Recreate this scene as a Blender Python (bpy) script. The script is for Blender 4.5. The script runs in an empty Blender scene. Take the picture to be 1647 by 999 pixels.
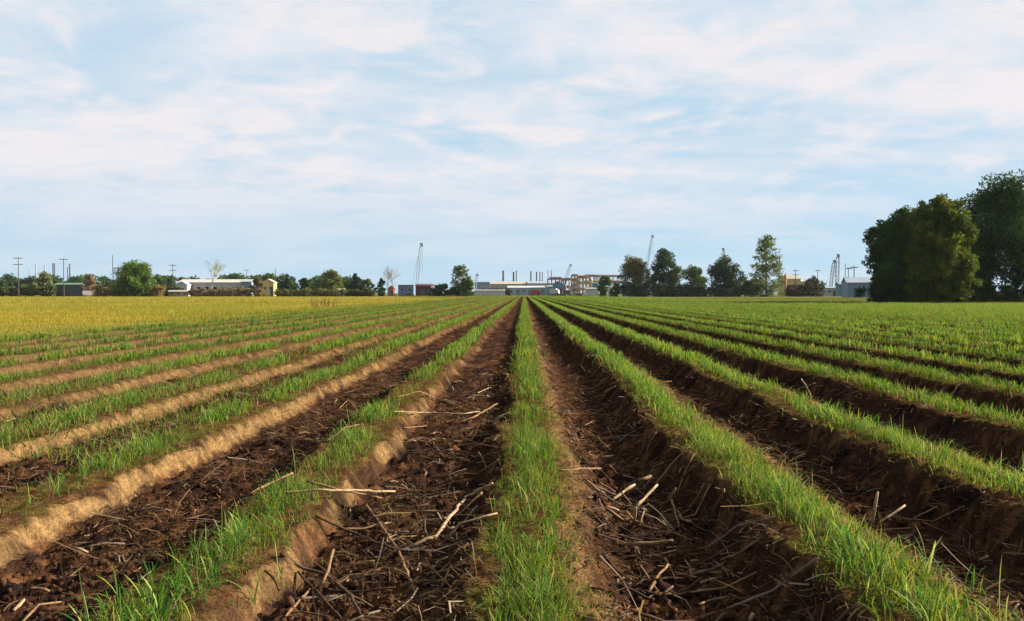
import bpy, math, random
import numpy as np
from mathutils import Vector

# ------------------------------------------------------------------ camera, sky, sun, exposure
sc = bpy.context.scene
C = sc.collection
R = math.radians
F_PX, VX, VY, CAM_H = 1327.0, 843.0, 471.5, 1.62      # focal length, vanishing point of the rows (photo pixels), eye height
cam_d = bpy.data.cameras.new('camera'); cam = bpy.data.objects.new('camera', cam_d); C.objects.link(cam)
cam_d.sensor_width = 36.0; cam_d.lens = 36.0 * F_PX / 1647.0
cam_d.clip_start = 0.05; cam_d.clip_end = 20000
cam.location = (0, 0, CAM_H)
cam.rotation_euler = (R(90) - math.atan((499.5 - VY) / F_PX), 0, math.atan((VX - 823.5) / F_PX))
sc.camera = cam

SUN_EL, SUN_AZ = 23.5, 20.0          # degrees; azimuth from +X (right) towards +Y (ahead)
sun_d = bpy.data.lights.new('sun', 'SUN'); sun = bpy.data.objects.new('sun', sun_d); C.objects.link(sun)
sun_d.energy = 5.0; sun_d.angle = R(0.53); sun_d.color = (1.0, 0.90, 0.75)
sv = Vector((math.cos(R(SUN_EL)) * math.cos(R(SUN_AZ)), math.cos(R(SUN_EL)) * math.sin(R(SUN_AZ)), math.sin(R(SUN_EL))))
sun.rotation_euler = sv.to_track_quat('Z', 'Y').to_euler()

sc.view_settings.view_transform = 'Standard'; sc.view_settings.look = 'None'
sc.view_settings.exposure = 1.92; sc.view_settings.gamma = 1.0; sc.view_settings.use_curve_mapping = False
sc.render.engine = 'CYCLES'
sc.cycles.use_denoising = True
sc.cycles.max_bounces = 6; sc.cycles.diffuse_bounces = 3; sc.cycles.transmission_bounces = 3; sc.cycles.transparent_max_bounces = 6

SKY = (23.0, 66.0, 13.0, 31.0)
def build_world():
    w = bpy.data.worlds.new('World'); sc.world = w; w.use_nodes = True
    nt = w.node_tree; nt.nodes.clear(); N = nt.nodes.new; L = nt.links.new
    out = N('ShaderNodeOutputWorld'); bg = N('ShaderNodeBackground'); bg.inputs[1].default_value = 0.05
    L(bg.outputs[0], out.inputs[0])
    sky = N('ShaderNodeTexSky'); sky.sky_type = 'NISHITA'; sky.sun_disc = False
    sky.sun_elevation = R(SUN_EL); sky.sun_rotation = R(90 - SUN_AZ); sky.air_density = 1.0; sky.dust_density = 0.6; sky.ozone_density = 1.6
    tc = N('ShaderNodeTexCoord'); sep = N('ShaderNodeSeparateXYZ'); L(tc.outputs['Generated'], sep.inputs[0])
    def M(op, a, b=None, c=None, clamp=False):
        n = N('ShaderNodeMath'); n.operation = op; n.use_clamp = clamp
        for k, v in enumerate((a, b, c)):
            if v is None: continue
            if isinstance(v, (int, float)): n.inputs[k].default_value = v
            else: L(v, n.inputs[k])
        return n.outputs[0]
    z = M('MAXIMUM', sep.outputs[2], 0.0)
    den = M('ADD', z, 0.16)
    u = M('DIVIDE', sep.outputs[0], den); v = M('DIVIDE', sep.outputs[1], den)
    def vec(su, sv_, ou, ov, w_):
        cb = N('ShaderNodeCombineXYZ')
        L(M('MULTIPLY_ADD', u, su, ou), cb.inputs[0]); L(M('MULTIPLY_ADD', v, sv_, ov), cb.inputs[1]); cb.inputs[2].default_value = w_
        return cb.outputs[0]
    def noise(vc, scale, det, rough, dist=0.0):
        n = N('ShaderNodeTexNoise'); n.inputs['Scale'].default_value = scale; n.inputs['Detail'].default_value = det
        n.inputs['Roughness'].default_value = rough; n.inputs['Distortion'].default_value = dist
        L(vc, n.inputs['Vector']); return n.outputs['Fac']
    def ramp(f, lo, hi):
        m = N('ShaderNodeMapRange'); m.interpolation_type = 'SMOOTHSTEP'; L(f, m.inputs[0])
        m.inputs[1].default_value = lo; m.inputs[2].default_value = hi; return m.outputs[0]
    big = noise(vec(0.32, 0.62, SKY[0], SKY[1], 0.3), 1.0, 5.0, 0.50, 0.35)
    mid = noise(vec(0.9, 1.4, SKY[2], 2.0, 4.0), 1.4, 7.0, 0.56, 0.4)
    puff = noise(vec(1.0, 1.1, 5.0, SKY[3], 8.0), 3.8, 9.0, 0.62, 0.5)
    dens = M('ADD', M('MULTIPLY', big, 0.66), M('MULTIPLY', mid, 0.34))
    lowair = ramp(z, 0.03, 0.19)
    veil = M('MULTIPLY', ramp(dens, 0.33, 0.60), M('MULTIPLY_ADD', lowair, 0.66, 0.34))
    puffs = M('MULTIPLY', ramp(M('ADD', M('MULTIPLY', dens, 0.55), M('MULTIPLY', puff, 0.45)), 0.455, 0.60), M('MULTIPLY_ADD', lowair, 0.82, 0.06))
    grey = noise(vec(0.8, 1.3, 1.0, 3.0, 2.0), 1.9, 6.0, 0.55, 0.3)
    # clear air under the cloud, paled by thin high haze
    air = N('ShaderNodeMix'); air.data_type = 'RGBA'; air.inputs[0].default_value = 0.95
    L(sky.outputs[0], air.inputs[6]); air.inputs[7].default_value = (2.20, 3.45, 4.49, 1)
    cl = N('ShaderNodeMix'); cl.data_type = 'RGBA'; L(ramp(grey, 0.36, 0.62), cl.inputs[0])
    cl.inputs[6].default_value = (3.04, 3.83, 4.49, 1); cl.inputs[7].default_value = (4.26, 4.39, 4.66, 1)
    m1 = N('ShaderNodeMix'); m1.data_type = 'RGBA'; L(veil, m1.inputs[0]); L(air.outputs[2], m1.inputs[6]); L(cl.outputs[2], m1.inputs[7])
    m2 = N('ShaderNodeMix'); m2.data_type = 'RGBA'; L(puffs, m2.inputs[0]); L(m1.outputs[2], m2.inputs[6]); m2.inputs[7].default_value = (4.75, 4.50, 4.60, 1)
    L(m2.outputs[2], bg.inputs[0])
build_world()

# ------------------------------------------------------------------ helpers
rng = np.random.default_rng(7)
random.seed(7)

def WX(px, Y): return Y * (px - VX) / F_PX
def WZ(py, Y): return CAM_H + Y * (VY - py) / F_PX

def obj(name, me, mat=None, parent=None):
    o = bpy.data.objects.new(name, me); C.objects.link(o)
    if mat is not None and me is not None and not me.materials: me.materials.append(mat)
    if parent is not None: o.parent = parent
    return o
def tag(o, label=None, cat=None, group=None, kind=None):
    if label: o['label'] = label
    if cat: o['category'] = cat
    if group: o['group'] = group
    if kind: o['kind'] = kind
    return o
def thing(name, label, cat, loc=(0, 0, 0), rz=0.0, group=None):
    o = bpy.data.objects.new(name, None); C.objects.link(o); o.empty_display_size = 0.2
    o.location = loc; o.rotation_euler = (0, 0, rz)
    return tag(o, label, cat, group)

def mesh_np(name, V, faces, col=None, smooth=False):
    """faces: list of (k, int array (n,k)); col: per-vertex rgb"""
    me = bpy.data.meshes.new(name); V = np.asarray(V, dtype=np.float32)
    me.vertices.add(len(V)); me.vertices.foreach_set('co', V.ravel())
    nl = sum(f.size for f in faces); npoly = sum(len(f) for f in faces)
    me.loops.add(nl); me.polygons.add(npoly)
    me.loops.foreach_set('vertex_index', np.concatenate([f.ravel() for f in faces]).astype(np.int32))
    tot = np.concatenate([np.full(len(f), f.shape[1], np.int32) for f in faces])
    st = np.concatenate([[0], np.cumsum(tot)[:-1]]).astype(np.int32)
    me.polygons.foreach_set('loop_start', st)
    try: me.polygons.foreach_set('loop_total', tot)
    except Exception: pass
    if smooth: me.polygons.foreach_set('use_smooth', np.ones(npoly, dtype=bool))
    if col is not None:
        a = me.color_attributes.new('col', 'FLOAT_COLOR', 'POINT')
        c4 = np.ones((len(V), 4), np.float32); c4[:, :3] = col
        a.data.foreach_set('color', c4.ravel())
    me.update(calc_edges=True); me.validate()
    return me

class MB:
    def __init__(s): s.v = []; s.f = []
    def poly(s, pts, faces):
        o = len(s.v); s.v += [tuple(p) for p in pts]; s.f += [tuple(i + o for i in f) for f in faces]; return s
    def box(s, c, d, rz=0.0, top=1.0):
        x, y, z = d[0] / 2, d[1] / 2, d[2] / 2; ca, sa = math.cos(rz), math.sin(rz); P = []
        for k, (a, b, e) in enumerate(((-1,-1,-1),(1,-1,-1),(1,1,-1),(-1,1,-1),(-1,-1,1),(1,-1,1),(1,1,1),(-1,1,1))):
            q = top if e > 0 else 1.0; px, py = a * x * q, b * y * q
            P.append((c[0] + px * ca - py * sa, c[1] + px * sa + py * ca, c[2] + e * z))
        return s.poly(P, [(0,3,2,1),(4,5,6,7),(0,1,5,4),(1,2,6,5),(2,3,7,6),(3,0,4,7)])
    def tube(s, pts, rad, n=6, cap=True):
        pts = [Vector(p) for p in pts]; m = len(pts)
        if isinstance(rad, (int, float)): rad = [rad] * m
        o = len(s.v)
        for i, p in enumerate(pts):
            t = (pts[min(i + 1, m - 1)] - pts[max(i - 1, 0)]).normalized()
            a = t.cross(Vector((0, 0, 1)) if abs(t.z) < 0.9 else Vector((1, 0, 0))).normalized(); b = t.cross(a)
            for k in range(n):
                an = 2 * math.pi * k / n; s.v.append(tuple(p + (a * math.cos(an) + b * math.sin(an)) * rad[i]))
        for i in range(m - 1):
            for k in range(n):
                k2 = (k + 1) % n; s.f.append((o + i*n + k, o + i*n + k2, o + (i+1)*n + k2, o + (i+1)*n + k))
        if cap: s.f.append(tuple(o + k for k in range(n))[::-1]); s.f.append(tuple(o + (m-1)*n + k for k in range(n)))
        return s
    def mesh(s, name, smooth=False):
        me = bpy.data.meshes.new(name); me.from_pydata(s.v, [], s.f)
        if smooth: me.polygons.foreach_set('use_smooth', [True] * len(me.polygons))
        me.update(); return me
    def build(s, name, mat, parent=None, smooth=False): return obj(name, s.mesh(name, smooth), mat, parent)

# numpy value noise
def _h(ix, iy, seed):
    n = (ix.astype(np.int64) * 374761393 + iy.astype(np.int64) * 668265263 + seed * 1442695041) & 0xffffffff
    n = ((n ^ (n >> 13)) * 1274126177) & 0xffffffff
    return ((n ^ (n >> 16)) & 0xffff) / 65535.0
def vn(x, y, seed=0):
    x = np.asarray(x, float); y = np.asarray(y, float) + 0 * x; x = x + 0 * y
    ix = np.floor(x); iy = np.floor(y); fx = x - ix; fy = y - iy
    fx = fx * fx * (3 - 2 * fx); fy = fy * fy * (3 - 2 * fy)
    a = _h(ix, iy, seed); b = _h(ix + 1, iy, seed); c = _h(ix, iy + 1, seed); d = _h(ix + 1, iy + 1, seed)
    return (a * (1 - fx) + b * fx) * (1 - fy) + (c * (1 - fx) + d * fx) * fy
def fbm(x, y, o=4, seed=0, g=0.5):
    s = 0; a = 1.0; t = 0
    for k in range(o):
        s = s + a * vn(np.asarray(x) * 2.03**k + 17.3 * k, np.asarray(y) * 2.03**k - 9.1 * k, seed + k); t += a; a *= g
    return s / t
def sst(a, b, x): t = np.clip((x - a) / (b - a), 0, 1); return t * t * (3 - 2 * t)

# ------------------------------------------------------------------ materials
MATS = {}
def nodes_of(name):
    m = bpy.data.materials.new(name); m.use_nodes = True; nt = m.node_tree
    return m, nt, nt.nodes['Principled BSDF'], nt.nodes.new, nt.links.new
def mat(name, rgb, rough=0.7, spec=0.3, metal=0.0, var=0.25, scale=3.0, bump=0.0):
    """plain surface with procedural colour variation and optional relief"""
    if name in MATS: return MATS[name]
    m, nt, b, N, L = nodes_of(name)
    b.inputs['Roughness'].default_value = rough; b.inputs['Specular IOR Level'].default_value = spec; b.inputs['Metallic'].default_value = metal
    tc = N('ShaderNodeTexCoord'); n = N('ShaderNodeTexNoise'); n.inputs['Scale'].default_value = scale; n.inputs['Detail'].default_value = 5
    L(tc.outputs['Object'], n.inputs['Vector'])
    mr = N('ShaderNodeMapRange'); L(n.outputs['Fac'], mr.inputs[0]); mr.inputs[1].default_value = 0.3; mr.inputs[2].default_value = 0.7
    mr.inputs[3].default_value = 1 - var; mr.inputs[4].default_value = 1 + var
    mx = N('ShaderNodeMix'); mx.data_type = 'RGBA'; mx.blend_type = 'MULTIPLY'; mx.inputs[0].default_value = 1
    mx.inputs[6].default_value = (*rgb, 1); L(mr.outputs[0], mx.inputs[7]); L(mx.outputs[2], b.inputs['Base Color'])
    if bump:
        bp = N('ShaderNodeBump'); bp.inputs['Strength'].default_value = 0.6; bp.inputs['Distance'].default_value = bump
        L(n.outputs['Fac'], bp.inputs['Height']); L(bp.outputs[0], b.inputs['Normal'])
    MATS[name] = m; return m
def leaf_mat(name, trans=0.35, rough=0.5, spec=0.25, boost=1.6):
    if name in MATS: return MATS[name]
    m, nt, b, N, L = nodes_of(name)
    at = N('ShaderNodeAttribute'); at.attribute_name = 'col'
    oi = N('ShaderNodeObjectInfo'); mr = N('ShaderNodeMapRange'); L(oi.outputs['Random'], mr.inputs[0]); mr.inputs[3].default_value = 0.82; mr.inputs[4].default_value = 1.18
    mx = N('ShaderNodeMix'); mx.data_type = 'RGBA'; mx.blend_type = 'MULTIPLY'; mx.inputs[0].default_value = 1
    L(at.outputs['Color'], mx.inputs[6]); L(mr.outputs[0], mx.inputs[7])
    L(mx.outputs[2], b.inputs['Base Color'])
    b.inputs['Roughness'].default_value = rough; b.inputs['Specular IOR Level'].default_value = spec
    t = N('ShaderNodeBsdfTranslucent'); hb = N('ShaderNodeMix'); hb.data_type = 'RGBA'; hb.blend_type = 'MULTIPLY'; hb.inputs[0].default_value = 1
    L(mx.outputs[2], hb.inputs[6]); hb.inputs[7].default_value = (boost * 1.05, boost, boost * 0.55, 1); L(hb.outputs[2], t.inputs[0])
    ms = N('ShaderNodeMixShader'); ms.inputs[0].default_value = trans; L(b.outputs[0], ms.inputs[1]); L(t.outputs[0], ms.inputs[2])
    L(ms.outputs[0], nt.nodes['Material Output'].inputs['Surface']); MATS[name] = m; return m
def attr_mat(name, rough=0.95, spec=0.0, scales=(9.0, 38.0, 130.0), var=(0.30, 0.50, 0.45), bump=(0.02, 0.014, 0.006)):
    """soil: colour attribute x two noise scales, with fine relief"""
    if name in MATS: return MATS[name]
    m, nt, b, N, L = nodes_of(name)
    at = N('ShaderNodeAttribute'); at.attribute_name = 'col'; tc = N('ShaderNodeTexCoord'); cur = at.outputs['Color']; nrm = None
    for s, v, bd in zip(scales, var, bump):
        n = N('ShaderNodeTexNoise'); n.inputs['Scale'].default_value = s; n.inputs['Detail'].default_value = 4; n.inputs['Roughness'].default_value = 0.65
        L(tc.outputs['Object'], n.inputs['Vector'])
        mr = N('ShaderNodeMapRange'); L(n.outputs['Fac'], mr.inputs[0]); mr.inputs[1].default_value = 0.3; mr.inputs[2].default_value = 0.7
        mr.inputs[3].default_value = 1 - v; mr.inputs[4].default_value = 1 + v
        mx = N('ShaderNodeMix'); mx.data_type = 'RGBA'; mx.blend_type = 'MULTIPLY'; mx.inputs[0].default_value = 1
        L(cur, mx.inputs[6]); L(mr.outputs[0], mx.inputs[7]); cur = mx.outputs[2]
        bp = N('ShaderNodeBump'); bp.inputs['Strength'].default_value = 0.8; bp.inputs['Distance'].default_value = bd; L(n.outputs['Fac'], bp.inputs['Height'])
        if nrm is not None: L(nrm, bp.inputs['Normal'])
        nrm = bp.outputs[0]
    L(cur, b.inputs['Base Color']); L(nrm, b.inputs['Normal'])
    b.inputs['Roughness'].default_value = rough; b.inputs['Specular IOR Level'].default_value = spec
    MATS[name] = m; return m

soil_m = attr_mat('field_soil')
cane_m = leaf_mat('cane_leaf', 0.32, 0.75, 0.05)
dry_m = leaf_mat('dry_grass', 0.30, 0.9, 0.03, 1.25)
tree_m = leaf_mat('tree_leaf', 0.25, 0.8, 0.04, 1.5)
bark_m = mat('bark', (0.055, 0.042, 0.032), 0.9, 0.1, var=0.4, scale=4, bump=0.05)
bark_pale = mat('pale_bark', (0.20, 0.17, 0.13), 0.9, 0.1, var=0.3, scale=3)
stick_m = attr_mat('dry_cane', 0.85, 0.05, (14.0, 70.0), (0.35, 0.35), (0.004, 0.002))
wood_m = mat('pole_wood', (0.07, 0.055, 0.045), 0.85, 0.15, scale=1.5)
white_m = mat('white_paint', (0.366, 0.354, 0.330), 0.5, 0.3, var=0.10, scale=0.4)
cream_m = mat('cream_siding', (0.283, 0.252, 0.197), 0.6, 0.2, var=0.12, scale=0.3)
grey_m = mat('pale_grey_sheet', (0.223, 0.249, 0.276), 0.5, 0.4, var=0.12, scale=0.3)
bluegrey_m = mat('blue_grey_sheet', (0.112, 0.164, 0.223), 0.5, 0.4, var=0.12, scale=0.3)
blue_m = mat('blue_paint', (0.074, 0.139, 0.221), 0.5, 0.4, var=0.12, scale=0.5)
teal_m = mat('teal_paint', (0.041, 0.164, 0.180), 0.5, 0.4, var=0.12, scale=0.5)
red_m = mat('red_paint', (0.207, 0.021, 0.017), 0.45, 0.4, var=0.12, scale=0.8)
pink_m = mat('pink_primer', (0.241, 0.092, 0.075), 0.6, 0.3, var=0.2, scale=0.5)
orange_m = mat('orange_primer', (0.34, 0.15, 0.05), 0.6, 0.3, var=0.2, scale=0.5)
yellow_m = mat('yellow_paint', (0.36, 0.26, 0.09), 0.6, 0.3, var=0.2, scale=0.5)
maroon_m = mat('maroon_sheet', (0.07, 0.018, 0.022), 0.6, 0.3, var=0.25, scale=0.6)
dark_m = mat('dark_steel', (0.035, 0.045, 0.055), 0.55, 0.4, var=0.2, scale=0.6)
steel_m = mat('galvanised_steel', (0.197, 0.230, 0.276), 0.5, 0.5, var=0.15, scale=0.5)
glass_m = mat('window_glass', (0.03, 0.04, 0.05), 0.12, 0.5, var=0.1)
greenroof_m = mat('green_sheet', (0.082, 0.139, 0.082), 0.6, 0.3, var=0.15, scale=0.5)
brick_m = mat('red_brick', (0.205, 0.082, 0.057), 0.85, 0.1, var=0.2, scale=0.7)
tyre_m = mat('tyre_rubber', (0.02, 0.02, 0.02), 0.9, 0.1)

# ------------------------------------------------------------------ the field's shape
S, X0, IMIN, IMAX = 1.83, 0.045, -9, 40
XL, XR = X0 + (IMIN - 0.55) * S, X0 + (IMAX + 0.5) * S
def y_end(x):                      # the crop stops earlier on the right, in front of the trees
    return np.where(x < 26, 390.0, np.where(x < 44, 390 - (x - 26) / 18 * 215, 175 - np.clip((x - 44) / 14, 0, 1) * 55))
def row_x(i, y): return X0 + S * i + 0.13 * (fbm(np.asarray(y) * 0.28, np.asarray(i) * 7.31 + 0.5, 3, 5) - 0.5) * 2
def field(x, y):
    """height and soil colour of the ploughed field at x, y"""
    i = np.rint((x - X0) / S); d = x - row_x(i, y); ad = np.abs(d)
    right = d > 0; leftrow = i < 0
    ew = 0.285 + 0.11 * (fbm(y * 1.0, i * 3.7 + right * 51.0, 4, 21) - 0.5) * 2 + 0.075 * (vn(y * 4.1, i * 5.1 + right * 13.0, 23) - 0.5) + 0.05 * (vn(y * 13, i * 5.1 + right * 17.0 + x * 6, 24) - 0.5)
    ew = ew + np.where(right & leftrow, 0.02, 0.0) + np.where(right & (i == -1), 0.05 * (vn(y * 2.3, 4.4, 27) - 0.5), 0)
    smooth_bank = right & leftrow
    bw = np.where(smooth_bank, 0.10, np.where(right, 0.36, np.where(i > 0, 0.28, 0.20))) * (0.8 + 0.5 * fbm(y * 1.7, i * 2.3, 3, 25))
    t = (ad - ew) / bw
    tb = np.clip(t, 0, 1); tb = np.where(smooth_bank, 0.8 * tb + 0.2 * tb * tb * (3 - 2 * tb), tb * tb * (3 - 2 * tb))
    bed = np.where(i > 0, 0.125, 0.085) + 0.05 * (fbm(y * 0.5, i * 6.1, 2, 29) - 0.5) + 0.025 * np.cos(np.clip(ad / 0.35, 0, 1.5)) + 0.05 * (fbm(x * 3, y * 1.6, 4, 31) - 0.5)
    cl = np.abs(fbm(x * 6.5, y * 6.5, 5, 41, 0.66) - 0.5) * 2
    floor = np.where(x < X0, -0.065, -0.150) + 0.10 * (fbm(x * 1.9, y * 1.5, 3, 51) - 0.5) + 0.13 * cl ** 1.2 - 0.02
    h = bed * (1 - tb) + floor * tb
    rough = np.where(smooth_bank & (t > -0.2) & (t < 1.0), 0.40, 1.0)
    h = h + rough * 0.055 * (fbm(x * 16, y * 16, 3, 61, 0.6) - 0.5)
    groove = np.where(smooth_bank & (t > 0) & (t < 1), (vn(y * 24 + x * 3, i * 9.0, 71) - 0.5) * 0.022 + (vn(y * 7, i * 3.0, 73) - 0.5) * 0.04 + (fbm(x * 9, y * 9, 3, 75, .6) - .5) * .05, 0)
    h = h + groove + np.where((~smooth_bank) & (t > -0.3) & (t < 1.3), 0.07 * (np.abs(fbm(x * 7, y * 7, 4, 77, 0.65) - 0.5) * 2 - 0.2), 0)
    fade = sst(0, 1.2, x - XL) * sst(0, 1.5, XR - x) * sst(0, 6, y_end(x) - y)
    h = h * fade
    # colours
    n1 = fbm(x * 3.1, y * 3.1, 4, 81); n2 = fbm(x * 11, y * 11, 3, 91, 0.6); n3 = fbm(x * 0.7, y * 0.35, 3, 95)
    tan = np.array([0.122, 0.074, 0.031]); brown = np.array([0.0265, 0.0130, 0.0084]); dark = np.array([0.0085, 0.0056, 0.0056]); crumb = np.array([0.072, 0.034, 0.0155]); moss = np.array([0.0482, 0.0482, 0.0086])
    def mixc(a, b, f): f = np.clip(f, 0, 1)[..., None]; return a * (1 - f) + b * f
    base = np.broadcast_to(brown, x.shape + (3,))
    base = mixc(base, crumb, sst(0.50, 0.72, n2)); base = mixc(base, dark, sst(0.50, 0.30, n1) * 0.85)
    topc = mixc(np.broadcast_to(crumb * 0.75, x.shape + (3,)), tan * 0.7, sst(0.5, 0.75, n2) * 0.6); topc = mixc(topc, dark, sst(0.5, 0.3, n2) * 0.6)
    topc = mixc(topc, moss, sst(0.42, 0.6, n1) * np.where(leftrow, 0.35, 0.8))
    col = mixc(base, topc, 1 - sst(-0.1, 0.2, t))
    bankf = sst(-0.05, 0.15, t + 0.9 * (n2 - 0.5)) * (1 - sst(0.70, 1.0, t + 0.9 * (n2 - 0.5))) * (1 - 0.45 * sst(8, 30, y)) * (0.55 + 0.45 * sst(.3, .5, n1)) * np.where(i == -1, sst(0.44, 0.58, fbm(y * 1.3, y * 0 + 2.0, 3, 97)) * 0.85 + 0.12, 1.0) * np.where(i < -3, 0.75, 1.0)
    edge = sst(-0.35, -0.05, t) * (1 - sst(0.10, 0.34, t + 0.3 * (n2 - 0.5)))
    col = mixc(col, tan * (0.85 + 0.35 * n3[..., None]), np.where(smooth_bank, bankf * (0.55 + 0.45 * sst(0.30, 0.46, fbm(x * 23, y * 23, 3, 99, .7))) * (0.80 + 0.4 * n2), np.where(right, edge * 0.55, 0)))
    farleft = np.clip(-(x + 6) / 8, 0, 1)
    col = mixc(col, np.array([0.085, 0.047, 0.025]), farleft * 0.7)
    return h, col

def build_field():
    Vs, Fs, Cs, off = [], [], [], 0
    bands = [(2.2, 5.2, 0.021, 0.021), (5.2, 9.5, 0.030, 0.034), (9.5, 18, 0.052, 0.075), (18, 40, 0.092, 0.22), (40, 100, 0.153, 0.9), (100, 391, 0.229, 4.0)]
    for k, (y0, y1, dx, dy) in enumerate(bands):
        half = 0.68 * y1 + 4.5
        xs = np.arange(max(XL, -half), min(XR, half) + dx, dx); ys = np.linspace(y0 - (dy if k else 0), y1, int((y1 - y0) / dy) + 2)
        X, Y = np.meshgrid(xs, ys); H, Cc = field(X, Y)
        ny, nx = X.shape
        ok = (np.abs(X) < 0.68 * Y + 4.5) & (Y <= y_end(X) + 0.5)
        idx = np.arange(nx * ny).reshape(ny, nx)
        q = np.stack([idx[:-1, :-1], idx[:-1, 1:], idx[1:, 1:], idx[1:, :-1]], -1).reshape(-1, 4)
        okq = (ok[:-1, :-1] & ok[:-1, 1:] & ok[1:, 1:] & ok[1:, :-1]).ravel(); q = q[okq]
        used = np.zeros(nx * ny, bool); used[q.ravel()] = True; remap = np.cumsum(used) - 1
        Vs.append(np.stack([X.ravel(), Y.ravel(), H.ravel() - 0.006 * k], -1)[used]); Cs.append(Cc.reshape(-1, 3)[used]); Fs.append(remap[q] + off); off += used.sum()
    me = mesh_np('field', np.concatenate(Vs), [np.concatenate(Fs)], np.concatenate(Cs), smooth=True)
    tag(obj('field', me, soil_m), 'ploughed brown field of long straight ridges and furrows', None, None, 'structure')
build_field()

def field_z(x, y):
    h, _ = field(np.array([float(x)]), np.array([float(y)])); return float(h[0])

def ground_mat():
    m, nt, b, N, L = nodes_of('rough_grassland')
    tc = N('ShaderNodeTexCoord'); n = N('ShaderNodeTexNoise'); n.inputs['Scale'].default_value = 0.02; n.inputs['Detail'].default_value = 8; n.inputs['Roughness'].default_value = 0.7
    L(tc.outputs['Object'], n.inputs['Vector'])
    n2 = N('ShaderNodeTexNoise'); n2.inputs['Scale'].default_value = 0.6; n2.inputs['Detail'].default_value = 6; L(tc.outputs['Object'], n2.inputs['Vector'])
    r = N('ShaderNodeValToRGB'); r.color_ramp.elements[0].position = 0.35; r.color_ramp.elements[0].color = (0.05, 0.075, 0.014, 1)
    r.color_ramp.elements[1].position = 0.65; r.color_ramp.elements[1].color = (0.12, 0.108, 0.024, 1); L(n.outputs['Fac'], r.inputs[0])
    mx = N('ShaderNodeMix'); mx.data_type = 'RGBA'; mx.blend_type = 'MULTIPLY'; mx.inputs[0].default_value = 0.6; L(r.outputs[0], mx.inputs[6]); L(n2.outputs['Color'], mx.inputs[7])
    L(mx.outputs[2], b.inputs['Base Color']); b.inputs['Roughness'].default_value = 0.95; b.inputs['Specular IOR Level'].default_value = 0.05
    return m
def build_ground():
    B = 9000.0
    outer = [(-B, -B), (B, -B), (B, B), (-B, B)]
    r1 = [(XL, -6), (XR, -6), (XR, 119.5), (58, 119.5), (44, 174), (26, 389), (XL, 389)]
    r2 = [(XL + .5, -5.5), (XR - .5, -5.5), (XR - .5, 117), (57, 117), (43.2, 172), (25.4, 386), (XL + .5, 386)]
    V = [(x, y, 0) for x, y in outer] + [(x, y, -0.004) for x, y in r1] + [(x, y, -0.55) for x, y in r2]
    f = [(0, 1, 5, 4), (1, 6, 5), (1, 2, 6), (6, 2, 7), (7, 2, 8), (8, 2, 9), (9, 2, 3, 10), (3, 0, 4, 10)]
    for k in range(7): f.append((4 + k, 4 + (k + 1) % 7, 11 + (k + 1) % 7, 11 + k))
    f.append(tuple(range(11, 18)))
    me = bpy.data.meshes.new('ground'); me.from_pydata(V, [], f); me.update()
    tag(obj('ground', me, ground_mat()), 'flat rough grassland round the field and out to the horizon', None, None, 'structure')
    # meadow sheet and dirt strip beyond the rows
    mm = mat('meadow_floor', (0.19, 0.145, 0.024), 0.95, 0.05, var=0.3, scale=0.12)
    mb = MB(); pts = [(XL - 0.6, 4, .006), (XL + 0.4, 100, .006), (XL - 3, 215, .006), (-60, 372, .006), (-560, 372, .006), (-560, 4, .006)]
    mb.poly(pts, [(0, 1, 2, 3, 4, 5)]); tag(mb.build('meadow_ground', mm), 'golden floor of the meadow beside the rows', None, None, 'structure')
    dm = mat('dirt_track', (0.18, 0.105, 0.052), 0.95, 0.05, var=0.25, scale=0.08)
    mb = MB(); mb.poly([(-75, 400, .008), (75, 400, .008), (75, 425, .008), (-75, 425, .008)], [(0, 1, 2, 3)])
    tag(mb.build('dirt_track', dm), 'bare orange dirt track across the far end of the rows', None, None, 'structure')
    mb = MB(); mb.poly([(-330, 392, .008), (-165, 392, .008), (-165, 402, .008), (-330, 402, .008)], [(0, 1, 2, 3)])
    tag(mb.build('dirt_road', dm), 'bare orange dirt road behind the golden meadow', None, None, 'structure')
build_ground()

# ------------------------------------------------------------------ grass blades (vectorised)
def blade_arrays(P, H, Wd, az, lean, col, segs=2, droop=0.25, tipcol=1.25, side=None):
    n = len(P); dirv = np.stack([np.cos(az), np.sin(az)], -1)
    sa = az + math.pi / 2 if side is None else side
    sd = np.stack([np.cos(sa), np.sin(sa), np.zeros(n)], -1)
    V, Cc = [], []
    for k in range(segs + 1):
        t = k / segs; up = H * (t - droop * lean * t ** 2.2); out = H * lean * t ** 1.7
        p = P + np.stack([dirv[:, 0] * out, dirv[:, 1] * out, up], -1)
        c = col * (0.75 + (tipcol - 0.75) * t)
        if k < segs:
            w = (Wd * (0.65 + 0.5 * t if t < 0.5 else 1.15 - 0.45 * t) * 0.5)[:, None]
            V += [p - sd * w, p + sd * w]; Cc += [c, c]
        else: V.append(p); Cc.append(c)
    m = 2 * segs + 1
    V = np.stack(V, 1).reshape(-1, 3); Cc = np.stack(Cc, 1).reshape(-1, 3)
    b = (np.arange(n) * m)[:, None]; faces = []
    for k in range(segs - 1): faces.append(b + np.array([[2*k, 2*k+1, 2*k+3, 2*k+2]]))
    tri = b + np.array([[2*segs-2, 2*segs-1, 2*segs]])
    return V, ([np.concatenate(faces)] if faces else []) + [tri], Cc
def join(parts):
    V, C_, F, off = [], [], {}, 0
    for v, fs, c in parts:
        V.append(v); C_.append(c)
        for f in fs: F.setdefault(f.shape[1], []).append(f + off)
        off += len(v)
    return np.concatenate(V), [np.concatenate(F[k]) for k in sorted(F, reverse=True)], np.concatenate(C_)

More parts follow.
